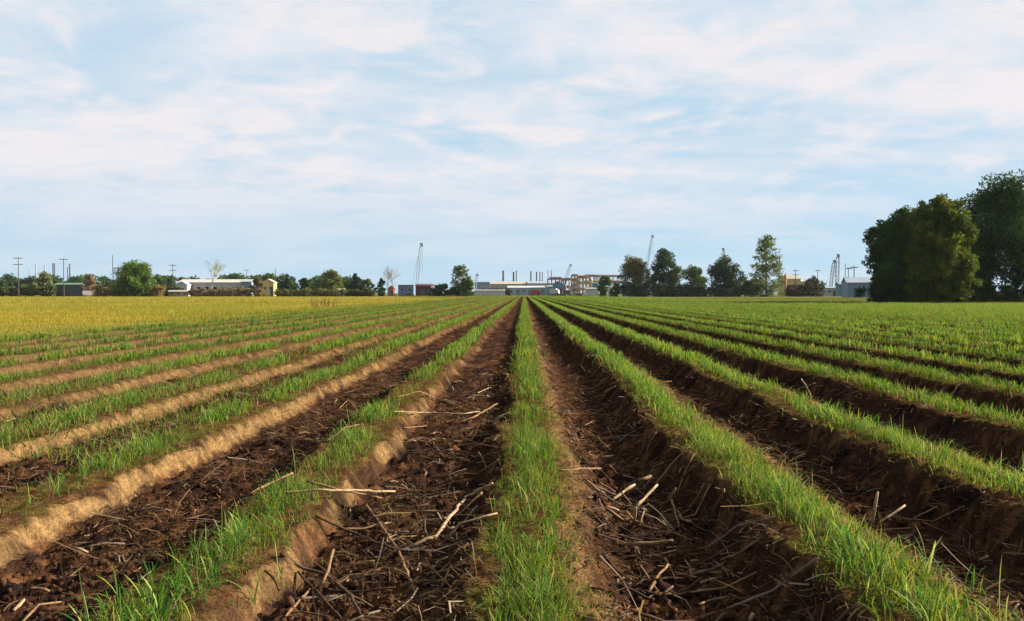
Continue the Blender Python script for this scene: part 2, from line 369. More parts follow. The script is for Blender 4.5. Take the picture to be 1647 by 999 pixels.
G_GREEN = np.array([0.058, 0.140, 0.018]); G_YEL = np.array([0.118, 0.150, 0.017]); G_DRY = np.array([0.17, 0.125, 0.05]); G_DEEP = np.array([0.020, 0.060, 0.012])
def cane_cols(n, yel=0.25, dry=0.05):
    u = rng.random(n)[:, None]; c = G_GREEN * (1 - u) + G_DEEP * u
    k = rng.random(n); c[k < yel] = G_YEL * (0.7 + 0.5 * rng.random((int((k < yel).sum()), 1)))
    pl = (k > 0.45) & (k < 0.57); c[pl] = np.array([0.145, 0.190, 0.062]) * (0.7 + 0.5 * rng.random((int(pl.sum()), 1)))
    c[k > 1 - dry] = G_DRY * (0.6 + 0.6 * rng.random((int((k > 1 - dry).sum()), 1)))
    return c * (0.8 + 0.4 * rng.random((n, 1)))

PROTO = []
def make_protos():
    for p in range(16):
        nb = int(rng.integers(6, 14)); big = p < 4
        P = np.stack([rng.normal(0, 0.022, nb), rng.normal(0, 0.022, nb), np.full(nb, -0.02)], -1)
        H = rng.uniform(0.07, 0.22, nb) * (1.45 if big else rng.uniform(0.6, 1.1)); H[0] *= 1.25
        ln = rng.uniform(0.15, 1.0, nb); ln[:2] *= 0.4
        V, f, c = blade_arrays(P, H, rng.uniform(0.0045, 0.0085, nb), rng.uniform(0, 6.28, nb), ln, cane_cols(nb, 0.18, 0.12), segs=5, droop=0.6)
        PROTO.append(mesh_np('cane_shoot', V, f, c)); PROTO[-1].materials.append(cane_m)
make_protos()

def gap(i, y):
    """0..1 how full row i stands at distance y (patchy rows on the left)"""
    g = fbm(np.asarray(y) * 0.9, np.asarray(i) * 4.7 + 0.3, 3, 131)
    return np.where(np.asarray(i) < 0, sst(0.36, 0.56, g) * 0.85 + 0.08, sst(0.28, 0.48, g) * 0.8 + 0.2)

ORD = ['', 'first', 'second', 'third', 'fourth', 'fifth', 'sixth', 'seventh', 'eighth', 'ninth', 'tenth', 'eleventh', 'twelfth', 'thirteenth', 'fourteenth']
NEAR_END = 9.0
def row_blades(i, y0, y1, per_m, H, Wd, segs, spread, yel, dry, short=False):
    n = int((y1 - y0) * per_m)
    if n <= 0: return None
    y = rng.uniform(y0, y1, n); keep = rng.random(n) < gap(i, y); y = y[keep]; n = len(y)
    x = row_x(np.full(n, float(i)), y) + rng.normal(0, spread, n) + (0.06 if (short and i >= 0) else 0.0)
    ok = (np.abs(x) < 0.66 * y + 3.0) & (y < y_end(x) - 1)
    if y1 <= 40: ok &= rng.random(n) < sst(0.36, 0.56, fbm(x * 5.5, y * 3.6, 3, 211)) * 0.92 + 0.08
    x, y = x[ok], y[ok]; n = len(x)
    if n == 0: return None
    z, _ = field(x, y)
    P = np.stack([x, y, z - 0.015], -1)
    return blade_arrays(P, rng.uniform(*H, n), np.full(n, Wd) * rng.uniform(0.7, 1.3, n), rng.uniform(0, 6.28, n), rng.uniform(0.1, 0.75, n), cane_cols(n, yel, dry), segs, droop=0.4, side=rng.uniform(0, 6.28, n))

def build_rows():
    for i in range(IMIN, 15):
        if i == 0: lab = 'dense green row of young cane straight ahead in the middle of the field'
        elif i < 0: lab = ('patchy' if i > -5 else 'low thin') + f' row of young cane, {ORD[-i]} to the left of the middle row'
        else: lab = f'thick green row of young cane, {ORD[i]} to the right of the middle row'
        r = thing('crop_row', lab, 'crop row', (0, 0, 0), 0, 'straight rows of young cane')
        # near shoots, each a piece of its own
        xi = X0 + S * i; ys = max(2.6, (abs(xi) - 1.2) / 0.66)
        if ys < NEAR_END:
            y = ys
            cnt = 0
            while y < NEAR_END and cnt < 295:
                y += rng.uniform(0.008, 0.034)
                lush = (i == -1 and y < 5.0) or (i == 1 and y < 4.9)
                if rng.random() > (0.85 if lush else float(gap(i, y))): continue
                if float(fbm(y * 3.6, i * 11.7, 3, 213)) < 0.43 and not lush: continue
                x = float(row_x(float(i), y)) + rng.normal(0, 0.16 if lush else 0.095)
                o = obj('cane_shoot', PROTO[int(rng.integers(0, 16))], None, r)
                s = rng.uniform(0.55, 1.05) * (0.75 + 0.6 * float(fbm(y * 1.6, i * 3.3, 2, 141))) * (1.12 if lush else 1.0)
                o.location = (x, y, field_z(x, y)); o.rotation_euler = (rng.normal(0, .12), rng.normal(0, .12), rng.uniform(0, 6.28)); o.scale = (s, s, s * rng.uniform(0.8, 1.15)); cnt += 1
        parts = []
        if ys < NEAR_END:
            parts.append(row_blades(i, ys, NEAR_END, 1900, (0.02, 0.09), 0.0042, 2, 0.155, 0.6 if i >= 0 else 0.35, 0.2, True))
            parts.append(row_blades(i, ys, NEAR_END, 700, (0.08, 0.20), 0.0045, 3, 0.10, 0.3, 0.1))
        a = max(NEAR_END, ys)
        parts.append(row_blades(i, a, 18, 420, (0.06, 0.23), 0.009, 3, 0.11, 0.3, 0.06))
        parts.append(row_blades(i, a, 18, 180, (0.03, 0.10), 0.010, 2, 0.17, 0.7, 0.15, True))
        parts.append(row_blades(i, max(18, ys), 40, 200, (0.12, 0.27), 0.022, 2, 0.13, 0.35, 0.05))
        parts.append(row_blades(i, max(40, ys), 110, 75, (0.14, 0.27), 0.050, 1, 0.14, 0.4, 0.04))
        parts.append(row_blades(i, max(110, ys), 385, 12, (0.16, 0.27), 0.14, 1, 0.16, 0.4, 0.03))
        V, F, Cc = join([p for p in parts if p])
        tag(obj('distant_shoots', mesh_np('distant_shoots', V, F, Cc), cane_m, r), kind='stuff')
    parts = []
    for i in range(15, IMAX + 1):
        ys = max(18, (abs(X0 + S * i) - 2) / 0.66)
        parts.append(row_blades(i, ys, 40, 200, (0.12, 0.27), 0.022, 2, 0.17, 0.45, 0.05))
        parts.append(row_blades(i, max(40, ys), 110, 80, (0.14, 0.27), 0.050, 1, 0.22, 0.5, 0.04))
        parts.append(row_blades(i, max(110, ys), 385, 10, (0.16, 0.27), 0.14, 1, 0.3, 0.5, 0.03))
    V, F, Cc = join([p for p in parts if p])
    tag(obj('far_cane_grass', mesh_np('far_cane_grass', V, F, Cc), cane_m), 'solid green spread of young cane on the far side of the field', 'grass', None, 'stuff')
build_rows()

def build_weeds():
    """low weeds filling the furrows of the outer rows, and grass between rows on the right"""
    parts = []
    for (xa, xb, ya, yb, n, H, Wd, sg, yel, dry) in ((7, 24, 12, 40, 26000, (0.04, 0.16), 0.02, 1, 0.55, 0.12), (10, 60, 40, 120, 42000, (0.06, 0.2), 0.05, 1, 0.5, 0.08),
                                                    (2, 45, 110, 388, 22000, (0.12, 0.25), 0.16, 1, 0.5, 0.05), (-16.5, -4, 8, 40, 52000, (0.04, 0.20), 0.018, 1, 0.30, 0.22), (-17, -3, 40, 388, 30000, (0.06, 0.24), 0.06, 1, 0.45, 0.15),
                                                    (-20, -13, 16, 120, 16000, (0.1, 0.3), 0.035, 1, 0.35, 0.3)):
        y = ya * (yb / ya) ** rng.random(n); x = rng.uniform(xa, xb, n)
        k = (np.abs(x) < 0.66 * y + 3) & (y < y_end(x)); k &= rng.random(n) < sst(0.3, 0.6, fbm(x * 0.6, y * 0.25, 3, 171)) + 0.15
        x, y = x[k], y[k]; n = len(x); z, _ = field(x, y); z = np.where(x < XL + 0.3, 0.0, z)
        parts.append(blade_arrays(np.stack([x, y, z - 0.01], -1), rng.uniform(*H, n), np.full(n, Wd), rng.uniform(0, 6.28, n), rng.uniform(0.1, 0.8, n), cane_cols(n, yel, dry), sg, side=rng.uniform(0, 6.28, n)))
    V, F, Cc = join(parts)
    tag(obj('weed_grass', mesh_np('weed_grass', V, F, Cc), cane_m), 'low green weeds scattered between the outer rows', 'weeds', None, 'stuff')
    # golden meadow
    parts = []
    gold = np.array([0.255, 0.200, 0.030]); gold2 = np.array([0.175, 0.175, 0.029]); brown = np.array([0.11, 0.062, 0.024])
    for ya, yb, n, H, Wd in ((9, 45, 90000, (0.18, 0.48), 0.020), (45, 130, 90000, (0.2, 0.5), 0.05), (130, 372, 60000, (0.2, 0.5), 0.15)):
        y = ya * (yb / ya) ** rng.random(n); x = -rng.random(n) ** 1.0 * (0.67 * y + 4 - 16.5) - 16.5 - 1.2 * fbm(y * 0.3, y * 0, 3, 181)
        k = (x < XL - 0.4) | ((y > 60) & (x < XL)); x, y = x[k], y[k]; n = len(x)
        f = sst(0.3, 0.7, fbm(x * 0.16, y * 0.06, 4, 191)); e = sst(7.0, 0, XL - x + 5 * (fbm(x * .5, y * .25, 3, 193) - .5))
        c = gold * (1 - f[:, None] * 0.8) + gold2 * f[:, None] * 0.8
        c = np.where((rng.random(n) < 0.12 + 0.4 * e)[:, None], brown, c); c = np.where((rng.random(n) < 0.10 + 0.35 * e)[:, None], G_GREEN * 1.1, c)
        c = c * (0.75 + 0.5 * rng.random((n, 1)))
        Hh = rng.uniform(*H, n) * (0.45 + 0.5 * f) * (1 - 0.35 * e)
        parts.append(blade_arrays(np.stack([x, y, np.zeros(n)], -1), Hh, np.full(n, Wd), rng.uniform(0, 6.28, n), rng.uniform(0.1, 0.9, n), c, 1, side=rng.uniform(0, 6.28, n)))
    V, F, Cc = join(parts)
    tag(obj('meadow_grass', mesh_np('meadow_grass', V, F, Cc), dry_m), 'golden dry meadow grass left of the cane rows', 'meadow', None, 'stuff')
    # rough verge grass round the trees and the far end
    parts = []
    for xa, xb, ya, yb, n, H, Wd in ((28, 110, 118, 260, 26000, (0.15, 0.5), 0.10), (-60, 160, 388, 470, 16000, (0.2, 0.6), 0.22)):
        y = rng.uniform(ya, yb, n); x = rng.uniform(xa, xb, n); k = (y > y_end(x)); x, y = x[k], y[k]; n = len(x)
        c = np.where((rng.random(n) < 0.5)[:, None], np.array([0.12, 0.115, 0.016]), np.array([0.065, 0.095, 0.014])) * (0.7 + 0.6 * rng.random((n, 1)))
        k = ~((y > 399) & (y < 426) & (np.abs(x) < 76)); x, y, c = x[k], y[k], c[k]; n = len(x)
        parts.append(blade_arrays(np.stack([x, y, np.zeros(n)], -1), rng.uniform(*H, n), np.full(n, Wd), rng.uniform(0, 6.28, n), rng.uniform(0.1, 0.9, n), c, 1, side=rng.uniform(0, 6.28, n)))
    V, F, Cc = join(parts)
    tag(obj('verge_grass', mesh_np('verge_grass', V, F, Cc), dry_m), 'yellow green rough grass on the verge beyond the rows', 'grass', None, 'stuff')
build_weeds()

# ------------------------------------------------------------------ clods, litter and cane sticks in the furrows
def build_clods():
    ico_v = []; g = (1 + 5 ** .5) / 2
    for a, b in ((-1, g), (1, g), (-1, -g), (1, -g)): ico_v += [(a, b, 0)]
    for a, b in ((-1, g), (1, g), (-1, -g), (1, -g)): ico_v += [(0, a, b)]
    for a, b in ((g, -1), (g, 1), (-g, -1), (-g, 1)): ico_v += [(a, 0, b)]
    ico_v = np.array(ico_v) / math.sqrt(1 + g * g)
    ico_f = np.array([(0,11,5),(0,5,1),(0,1,7),(0,7,10),(0,10,11),(1,5,9),(5,11,4),(11,10,2),(10,7,6),(7,1,8),(3,9,4),(3,4,2),(3,2,6),(3,6,8),(3,8,9),(4,9,5),(2,4,11),(6,2,10),(8,6,7),(9,8,1)])
    n = 16000; y = 2.6 * (13 / 2.6) ** rng.random(n); x = rng.uniform(-1, 1, n) * (0.64 * y + 1)
    d = x - row_x(np.rint((x - X0) / S), y); k = (np.abs(d) > 0.42); i_ = np.rint((x - X0) / S); k &= ~((d > 0) & (d < 0.50) & (i_ < 0))
    x, y = x[k], y[k]; n = len(x); z, col = field(x, y)
    s = 0.008 + 0.022 * rng.random(n) ** 3
    V = ico_v[None] * (s[:, None, None] * rng.uniform(0.6, 1.3, (n, 1, 3))) * rng.uniform(0.75, 1.2, (n, 12, 1))
    V = V + np.stack([x, y, z + s * 0.35], -1)[:, None, :]
    c = np.repeat((np.array([0.048, 0.024, 0.013]) * (0.4 + 0.9 * rng.random((n, 1))))[:, None, :], 12, 1)
    F = (ico_f[None] + (np.arange(n) * 12)[:, None, None]).reshape(-1, 3)
    tag(obj('soil_clods', mesh_np('soil_clods', V.reshape(-1, 3), [F], c.reshape(-1, 3)), soil_m), 'small brown clods of earth strewn along the furrows', 'clods', None, 'stuff')
    # litter of dry leaf and stalk bits
    parts = []
    for ya, yb, n, Ls, Wd in ((2.6, 9, 30000, (0.02, 0.14), 0.0036), (9, 30, 20000, (0.05, 0.25), 0.008), (2.6, 14, 5500, (0.12, 0.40), 0.0036), (2.6, 18, 16000, (0.02, 0.11), 0.0042)):
        y = ya * (yb / ya) ** rng.random(n); x = rng.uniform(-1, 1, n) * (0.64 * y + 1); x = np.where((Ls[1] > .4) & (rng.random(n) < .6), rng.uniform(-1.7, 1.7, n), x); i_ = np.rint((x - X0) / S); d = x - row_x(i_, y)
        k = (np.abs(d) > 0.30) & ~((d > 0.25) & (d < 0.50) & (i_ < 0) & (rng.random(n) < 0.93)); k &= rng.random(n) < sst(0.3, 0.62, fbm(x * 1.3, y * 0.9, 3, 201)) + 0.12
        slope = Wd == 0.0042
        if slope: k = (d > 0.24) & (d < 0.62) & (i_ >= 0)
        x, y = x[k], y[k]; n = len(x); z, _ = field(x, y); ln = rng.uniform(*Ls, n); a = rng.uniform(0, 6.28, n); ti = rng.normal(0, 0.25, n)
        dv = np.stack([np.cos(a) * np.cos(ti), np.sin(a) * np.cos(ti), np.sin(ti)], -1); sd = np.stack([-np.sin(a), np.cos(a), rng.normal(0, .5, n)], -1) * (Wd * rng.uniform(0.4, 1.2, n))[:, None]
        p0 = np.stack([x, y, z + 0.012 + np.abs(np.sin(ti)) * ln * 0.5], -1); mid = p0 + np.stack([rng.normal(0, .06, n) * ln, rng.normal(0, .06, n) * ln, rng.uniform(0.0, .1, n) * ln], -1)
        V = np.stack([p0 - dv * ln[:, None] / 2 - sd, p0 - dv * ln[:, None] / 2 + sd, mid - sd, mid + sd, p0 + dv * ln[:, None] / 2 - sd, p0 + dv * ln[:, None] / 2 + sd], 1)
        u = rng.random((n, 1)); u = u ** 1.6; c = np.array([0.14, 0.085, 0.045]) * u + np.array([0.034, 0.019, 0.012]) * (1 - u); c = np.where(rng.random((n, 1)) < 0.55, np.array([0.165, 0.075, 0.04]) * (0.5 + u), c) if slope else c; c = np.where(rng.random((n, 1)) < 0.08, np.array([0.22, 0.17, 0.11]), c)
        b = (np.arange(n) * 6)[:, None]
        parts.append((V.reshape(-1, 3), [np.concatenate([b + np.array([[0, 1, 3, 2]]), b + np.array([[2, 3, 5, 4]])])], np.repeat(c[:, None], 6, 1).reshape(-1, 3)))
    V, F, Cc = join(parts)
    tag(obj('cane_litter', mesh_np('cane_litter', V, F, Cc), dry_m), 'brown litter of dry cane leaves and stalk bits in the furrows', 'litter', None, 'stuff')
build_clods()

def px_ground(px, py, lift=0.0):
    z = 0.0
    for _ in range(6):
        Y = (CAM_H - z - lift) * F_PX / (py - VY); X = WX(px, Y); z = 0.5 * z + 0.5 * field_z(X, Y)
    return Vector((X, Y, z + lift))
def stick_mesh(pts, r, tone):
    mb = MB(); P = []; rad = []
    for a, b in zip(pts[:-1], pts[1:]):
        k = max(2, int((b - a).length / 0.07))
        for j in range(k):
            t = j / k; P.append(a.lerp(b, t) + Vector((random.gauss(0, .3), random.gauss(0, .3), random.gauss(0, .3))) * r); rad.append(r * (1.18 if random.random() < 0.22 else random.uniform(0.86, 1.0)))
    P.append(pts[-1]); rad.append(r * 0.75)
    mb.tube(P, rad, 6); V = np.array(mb.v)
    c = np.array(tone) * np.ones((len(V), 1)) * (0.8 + 0.4 * np.repeat(np.random.default_rng(len(V)).random(len(V) // 6), 6)[:, None])
    me = mesh_np('cane_stick', V, [np.array([f for f in mb.f if len(f) == 4]), np.array([f for f in mb.f if len(f) == 6])], c, smooth=True)
    me.materials.append(stick_m); return me
TAN, BRN, GRY, PALE = (0.14, 0.085, 0.042), (0.05, 0.029, 0.02), (0.10, 0.075, 0.057), (0.22, 0.155, 0.09)
def furrow_phrase(x):
    k = math.floor((x - X0) / S)
    if k == 0: return 'in the furrow just right of the middle row'
    if k == -1: return 'in the furrow just left of the middle row'
    return f'in the {ORD[min(14, k + 1)]} furrow right of the middle row' if k > 0 else f'in the {ORD[min(14, -k)]} furrow left of the middle row'
def stick(pix, r, tone, label, lifts=None):
    r *= 0.92; pts = [px_ground(x, y, (lifts[k] if lifts else 0.025) ) for k, (x, y) in enumerate(pix)]
    o = obj('cane_stick', stick_mesh(pts, r, tone)); tag(o, label, 'stick', 'dry cane sticks')
def build_sticks():
    A = stick
    A([(440, 797), (520, 794), (634, 793)], .011, PALE, 'long pale straight cane stick across the first left ridge', [.06, .10, .06])
    A([(489, 776), (550, 790), (613, 802)], .009, TAN, 'tan cane stick crossing the long pale stick on the first left ridge', [.09, .12, .05])
    A([(587, 815), (640, 890), (665, 955)], .010, TAN, 'long bent tan stick lying lengthwise in the furrow left of middle')
    A([(504, 838), (570, 862), (634, 888), (701, 890)], .009, BRN, 'dark brown curved stick from the first left ridge into the furrow')
    A([(447, 895), (484, 921), (520, 929), (561, 963), (577, 994)], .011, BRN, 'dark crooked stick winding down the first left ridge at the bottom')
    A([(476, 919), (502, 953), (546, 997)], .009, BRN, 'dark straight stick below the crooked one at the bottom edge')
    A([(535, 890), (512, 958)], .010, TAN, 'short tan stick propped upright between two dark sticks', [.10, .03])
    A([(494, 952), (455, 997)], .009, TAN, 'short tan stick pointing to the bottom edge by the first left ridge')
    A([(652, 885), (701, 864), (717, 844), (751, 800), (792, 779)], .013, PALE, 'thick pale crooked cane stick climbing from furrow to middle row', [.03, .06, .08, .10, .08])
    A([(712, 870), (738, 844), (800, 829)], .008, PALE, 'thin pale arched stick beside the thick crooked one', [.03, .12, .06])
    A([(668, 809), (738, 794)], .008, BRN, 'short brown stick left of the thick crooked pale stick')
    A([(626, 663), (690, 665), (748, 665), (772, 662)], .010, PALE, 'long level pale stick across the furrow halfway up the field', [.05, .08, .05, .03])
    A([(636, 640), (674, 630), (700, 640), (732, 653), (752, 653)], .010, TAN, 'bent tan stick arched just beyond the long level one', [.06, .10, .07, .03, .03])
    A([(736, 680), (762, 672), (800, 650)], .012, TAN, 'slanting tan stick leaning on the shaded side of the middle row', [.03, .08, .10])
    A([(768, 632), (800, 618)], .009, PALE, 'small pale stick in shade by the middle row, farthest up')
    A([(758, 722), (800, 702)], .010, TAN, 'tan stick lying parallel below the slanting one by the middle row', [.05, .09])
    A([(764, 704), (788, 698)], .008, GRY, 'short grey stick in shade between two tan sticks')
    A([(648, 688), (686, 688)], .007, TAN, 'thin short level stick on the first left ridge')
    A([(500, 712), (524, 712), (554, 690), (576, 684)], .009, TAN, 'kinked tan stick on the far flank of the first left ridge', [.04, .04, .07, .07])
    A([(556, 640), (576, 664)], .009, TAN, 'short slanting stick in the second left furrow beside a bank')
    A([(544, 656), (558, 644)], .007, TAN, 'small tan twig touching the short slanting stick in the second left furrow')
    A([(400, 800), (440, 775), (468, 764)], .010, TAN, 'weathered stick half hidden in shoots on the first left ridge', [.05, .08, .1])
    A([(983, 805), (1022, 780)], .013, PALE, 'pale sunlit cane stick leaning up in the heap right of middle', [.05, .16])
    A([(1027, 774), (1048, 765)], .017, TAN, 'thick short reddish cane stub at the top of the heap', [.16, .18])
    A([(1024, 818), (1042, 797), (1058, 779)], .013, PALE, 'slanting pale stick rising at the right of the heap', [.05, .14, .20])
    A([(1074, 810), (1087, 784)], .013, TAN, 'upright tan stub standing apart right of the heap', [.06, .20])
    A([(1081, 805), (1093, 845)], .009, TAN, 'thin stick hanging down from the upright tan stub', [.12, .03])
    A([(1019, 844), (1024, 820)], .012, PALE, 'short upright pale stick at the foot of the heap', [.03, .14])
    A([(1030, 848), (1037, 822)], .008, TAN, 'thin upright stick next to the short pale one in the heap', [.03, .14])
    A([(1009, 877), (1050, 876), (1084, 870)], .013, TAN, 'level brown stick lying below the heap in deep shade', [.08, .09, .10])
    A([(926, 841), (957, 859), (1011, 877)], .009, BRN, 'dark stick running down the lit slope from the middle row to the heap')
    A([(975, 820), (1006, 841)], .010, TAN, 'tan stick pointing down out of the heap on its left side', [.10, .06])
    A([(976, 812), (996, 822)], .008, PALE, 'short pale split stick inside the heap', [.10, .07])
    A([(1000, 792), (1016, 812)], .008, TAN, 'thin stick crossing the pale leaning one in the heap', [.14, .06])
    A([(900, 758), (935, 754), (967, 753)], .010, TAN, 'level tan stick on the slope of the middle row above the heap')
    A([(965, 898), (1001, 934)], .008, PALE, 'thin pale stick on the sunlit slope near the bottom edge')
    A([(1030, 911), (1061, 955)], .007, TAN, 'thin tan stick along the shadow line near the bottom edge')
    A([(1402, 837), (1411, 791)], .011, PALE, 'short pale stick standing upright in the second furrow on the right', [.04, .26])
    A([(1416, 840), (1455, 812)], .010, PALE, 'pale stick leaning over beside the upright one', [.03, .14])
    A([(1575, 902), (1588, 894)], .010, PALE, 'stubby pale stick in the shaded furrow at lower right', [.03, .06])
    A([(1207, 998), (1213, 986)], .014, PALE, 'sawn pale stub poking up at the bottom edge', [.05, .09])
    A([(1287, 607), (1296, 620), (1304, 638)], .012, PALE, 'slim pale stick propped on the third ridge on the right', [.25, .14, .05])
    A([(1276, 628), (1310, 615)], .010, TAN, 'tan stick crossing the slim propped one', [.08, .14])
    A([(1527, 635), (1538, 627)], .012, PALE, 'small pale stub on a ridge near the right edge', [.05, .12])
    A([(8, 991), (26, 968)], .010, PALE, 'pale stick in the bottom left corner')
    A([(34, 950), (52, 952), (67, 958)], .010, TAN, 'tan stick just above the pale one in the bottom left corner')
    A([(110, 888), (132, 896)], .009, PALE, 'small pale stick at the foot of the long tan bank')
    A([(972, 632), (990, 620)], .012, PALE, 'pale slanted stub in the furrow right of middle, well beyond the heap', [.04, .12])
    A([(935, 588), (942, 598)], .010, PALE, 'little pale stick in the furrow right of middle, farthest off', [.05, .03])
    # the many lookalike sticks
    n = 0
    while n < 240:
        y = 3.4 * (17 / 3.4) ** random.random(); x = random.uniform(-1, 1) * (0.62 * y)
        if random.random() < 0.5: x = random.uniform(-1.6, 1.7)
        d = x - (X0 + S * round((x - X0) / S))
        if abs(d) < 0.45 or (x < 0 and 0 < d < 0.6): continue
        L_ = random.uniform(0.12, 0.5); a = random.uniform(0, 6.28); b = random.gauss(0, 0.3); pts = []
        for k in range(3):
            t = k / 2 - 0.5; aa = a + b * t; px, py = x + math.cos(aa) * L_ * t, y + math.sin(aa) * L_ * t
            pts.append(Vector((px, py, field_z(px, py) + random.uniform(0.012, 0.05))))
        tone, word = random.choice(((TAN, 'tan'), (BRN, 'dark brown'), (GRY, 'grey'), (BRN, 'dark brown'), (TAN, 'tan'))); rad = random.uniform(.004, .0095)
        o = obj('cane_stick', stick_mesh(pts, rad, tone)); ph = furrow_phrase(x)
        size = ('stubby ' if L_ < .2 else 'short ' if L_ < .32 else 'longish ') + ('thick ' if rad > .007 else 'thin ')
        far = 'nearby' if y < 4.3 else 'farther off' if y < 5.6 else 'midway' if y < 7.5 else 'well off' if y < 11 else 'far off'
        tag(o, size + word + ' stick ' + far + ' ' + ph, 'stick', 'loose sticks ' + ph); n += 1
build_sticks()

def build_dead_stalks():
    Y = 94.0
    for (pa, pb, n, lab) in ((499, 530, 26, 'clump of dead brown stalks standing in the golden meadow edge'), (533, 542, 5, 'few thin dead stalks beside the brown clump in the meadow')):
        t = thing('dead_stalk_clump', lab, 'dead stalks', (WX((pa + pb) / 2, Y), Y, 0), 0)
        for k in range(n):
            x = WX(random.uniform(pa, pb), Y) - t.location.x; h = random.uniform(0.55, 1.15)
            mb = MB(); yy = random.uniform(-.6, .6); mb.tube([(x, yy, -.02), (x + random.gauss(0, .06), yy, h * .6), (x + random.gauss(0, .16), yy + random.gauss(0, .1), h)], [.03, .028, .012], 5)
            mb.build('stalk', mat('dead_stalk', (0.10, 0.045, 0.022), 0.9, 0.1, var=0.4, scale=2), t)
build_dead_stalks()

# ------------------------------------------------------------------ trees
def leaf_quads(P, size, col, rg, flat=0.0):
    n = len(P); a = rg.normal(size=(n, 3)); a[:, 2] *= (1 - flat); a /= np.linalg.norm(a, axis=1)[:, None] + 1e-9
    b = rg.normal(size=(n, 3)); b -= a * (a * b).sum(1)[:, None]; b /= np.linalg.norm(b, axis=1)[:, None] + 1e-9
    c = np.cross(a, b); s = (size * rg.uniform(0.6, 1.4, n))[:, None]
    # a pointed, slightly folded leaf spray
    V = np.stack([P - b * s, P + c * s * 0.45 + a * s * 0.12, P + b * s, P - c * s * 0.45 + a * s * 0.12], 1).reshape(-1, 3)
    f = (np.arange(n) * 4)[:, None] + np.array([[0, 1, 2, 3]])
    return V, [f], np.repeat(col[:, None], 4, 1).reshape(-1, 3)

def crown_mesh(name, lobes, n, size, c0, c1, rg, clump=0.55, sub=12, gaps=0.0):
    lobes = np.array(lobes, float)                      # x y z r(xy) rz
    sc_, sr = [], []
    for x, y, z, r, rz in lobes:
        for k in range(sub):
            d = rg.normal(size=3); d /= np.linalg.norm(d); q = rg.uniform(0.45, 1.0)
            sc_.append((x + d[0] * r * q, y + d[1] * r * q, z + d[2] * rz * q)); sr.append(r * clump * rg.uniform(0.6, 1.25))
    sc_ = np.array(sc_); sr = np.array(sr); w = sr ** 2; w /= w.sum(); ci = rg.choice(len(sr), n, p=w)
    d = rg.normal(size=(n, 3)); d /= np.linalg.norm(d, axis=1)[:, None]
    P = sc_[ci] + d * (sr[ci] * rg.random(n) ** 0.45)[:, None] * np.array([1, 1, 0.8])
    P[:, 2] = np.maximum(P[:, 2], 0.12)
    tint = rg.random(len(sr))[ci][:, None]; u = np.clip(tint + rg.normal(0, .18, (n, 1)), 0, 1)
    col = np.array(c0) * (1 - u) + np.array(c1) * u
    return mesh_np(name, *leaf_quads(P, size, col * rg.uniform(0.8, 1.2, (n, 1)), rg))

def lobes_in(rx, H, clear, m, rg, lr=(0.36, 0.52), taper=0.0, sh=0.34):
    L = []
    for k in range(m):
        h = clear + (0.88 - clear) * ((k + rg.random()) / m); env = math.sqrt(max(0.04, 1 - (max(0, h - sh) / (1 - sh)) ** 2)) * (1 - taper * h) * (0.82 + 0.18 * min(1, h / .3))
        r = rx * rg.uniform(*lr) * (1 - 0.5 * taper * h) * rg.uniform(.8, 1.1); a = rg.uniform(0, 6.28); q = math.sqrt(rg.random()) * max(0.0, env * rx - r * .75)
        L.append((math.cos(a) * q, math.sin(a) * q, max(h * H, r * .7 if clear < .05 else 0), r, min(r, H * .22)))
        if k % 2: L.append(((1 if k % 4 == 1 else -1) * max(0, env * rx - r * .8), rg.normal(0, .25) * rx, max(h * H, r * .6), r * .9, min(r * .9, H * .2)))
    L.append((rg.normal(0, .1) * rx, 0, H - rx * .24 * (1 - .5 * taper), rx * .28 * (1 - .5 * taper), rx * .26 * (1 - .5 * taper)))
    return L

def trunk_mesh(h, r, lobes, rg, m=7):
    mb = MB(); top = Vector((rg.normal(0, .03) * h, rg.normal(0, .03) * h, h))
    mb.tube([(0, 0, -.1), (0, 0, h * .06), tuple(top * .55), tuple(top)], [r * 1.4, r, r * .7, r * .3], 8)
    for k in rg.choice(len(lobes), min(m, len(lobes)), replace=False):
        x, y, z, lr, _ = lobes[k]; s = top * rg.uniform(.3, .75); e = Vector((x, y, z))
        if e.z < s.z * .6: s = top * .25
        mid = s.lerp(e, .5) + Vector((0, 0, abs(e.z - s.z) * .12)); mb.tube([tuple(s), tuple(mid), tuple(e)], [r * .45, r * .3, r * .1], 6)
    return mb

GRN_D, GRN_M, GRN_L, GRN_Y = (0.012, 0.026, 0.009), (0.034, 0.062, 0.012), (0.062, 0.105, 0.016), (0.11, 0.12, 0.022)
TREE_PROTO = {}
def tree(label, px, Y, w_px, top_py, base_z=0.0, c0=GRN_D, c1=GRN_M, n=2600, m=14, taper=0.0, clear=0.12, leaf=None, name='tree', group=None, seed=None, bark=None, offx=0, sub=12, clump=0.55, sh=0.34):
    H = WZ(top_py, Y); rx = w_px * Y / F_PX / 2; rg = np.random.default_rng(seed or int(px * 13 + Y))
    t = thing(name, label, 'tree' if 'tree' in name else 'bush', (WX(px, Y), Y, base_z), 0, group)
    L = lobes_in(rx, H, clear, m, rg, taper=taper, sh=sh)
    size = leaf or max(0.14, Y / 825 * 1.0); n = int(n * (1.25 if leaf else 2.6))
    obj('crown', crown_mesh('crown', L, n, size, c0, c1, rg, clump, sub), tree_m, t)
    trunk_mesh(H * .72, max(.12, H * .018), L, rg).build('trunk', bark or bark_m, t, True)
    return t

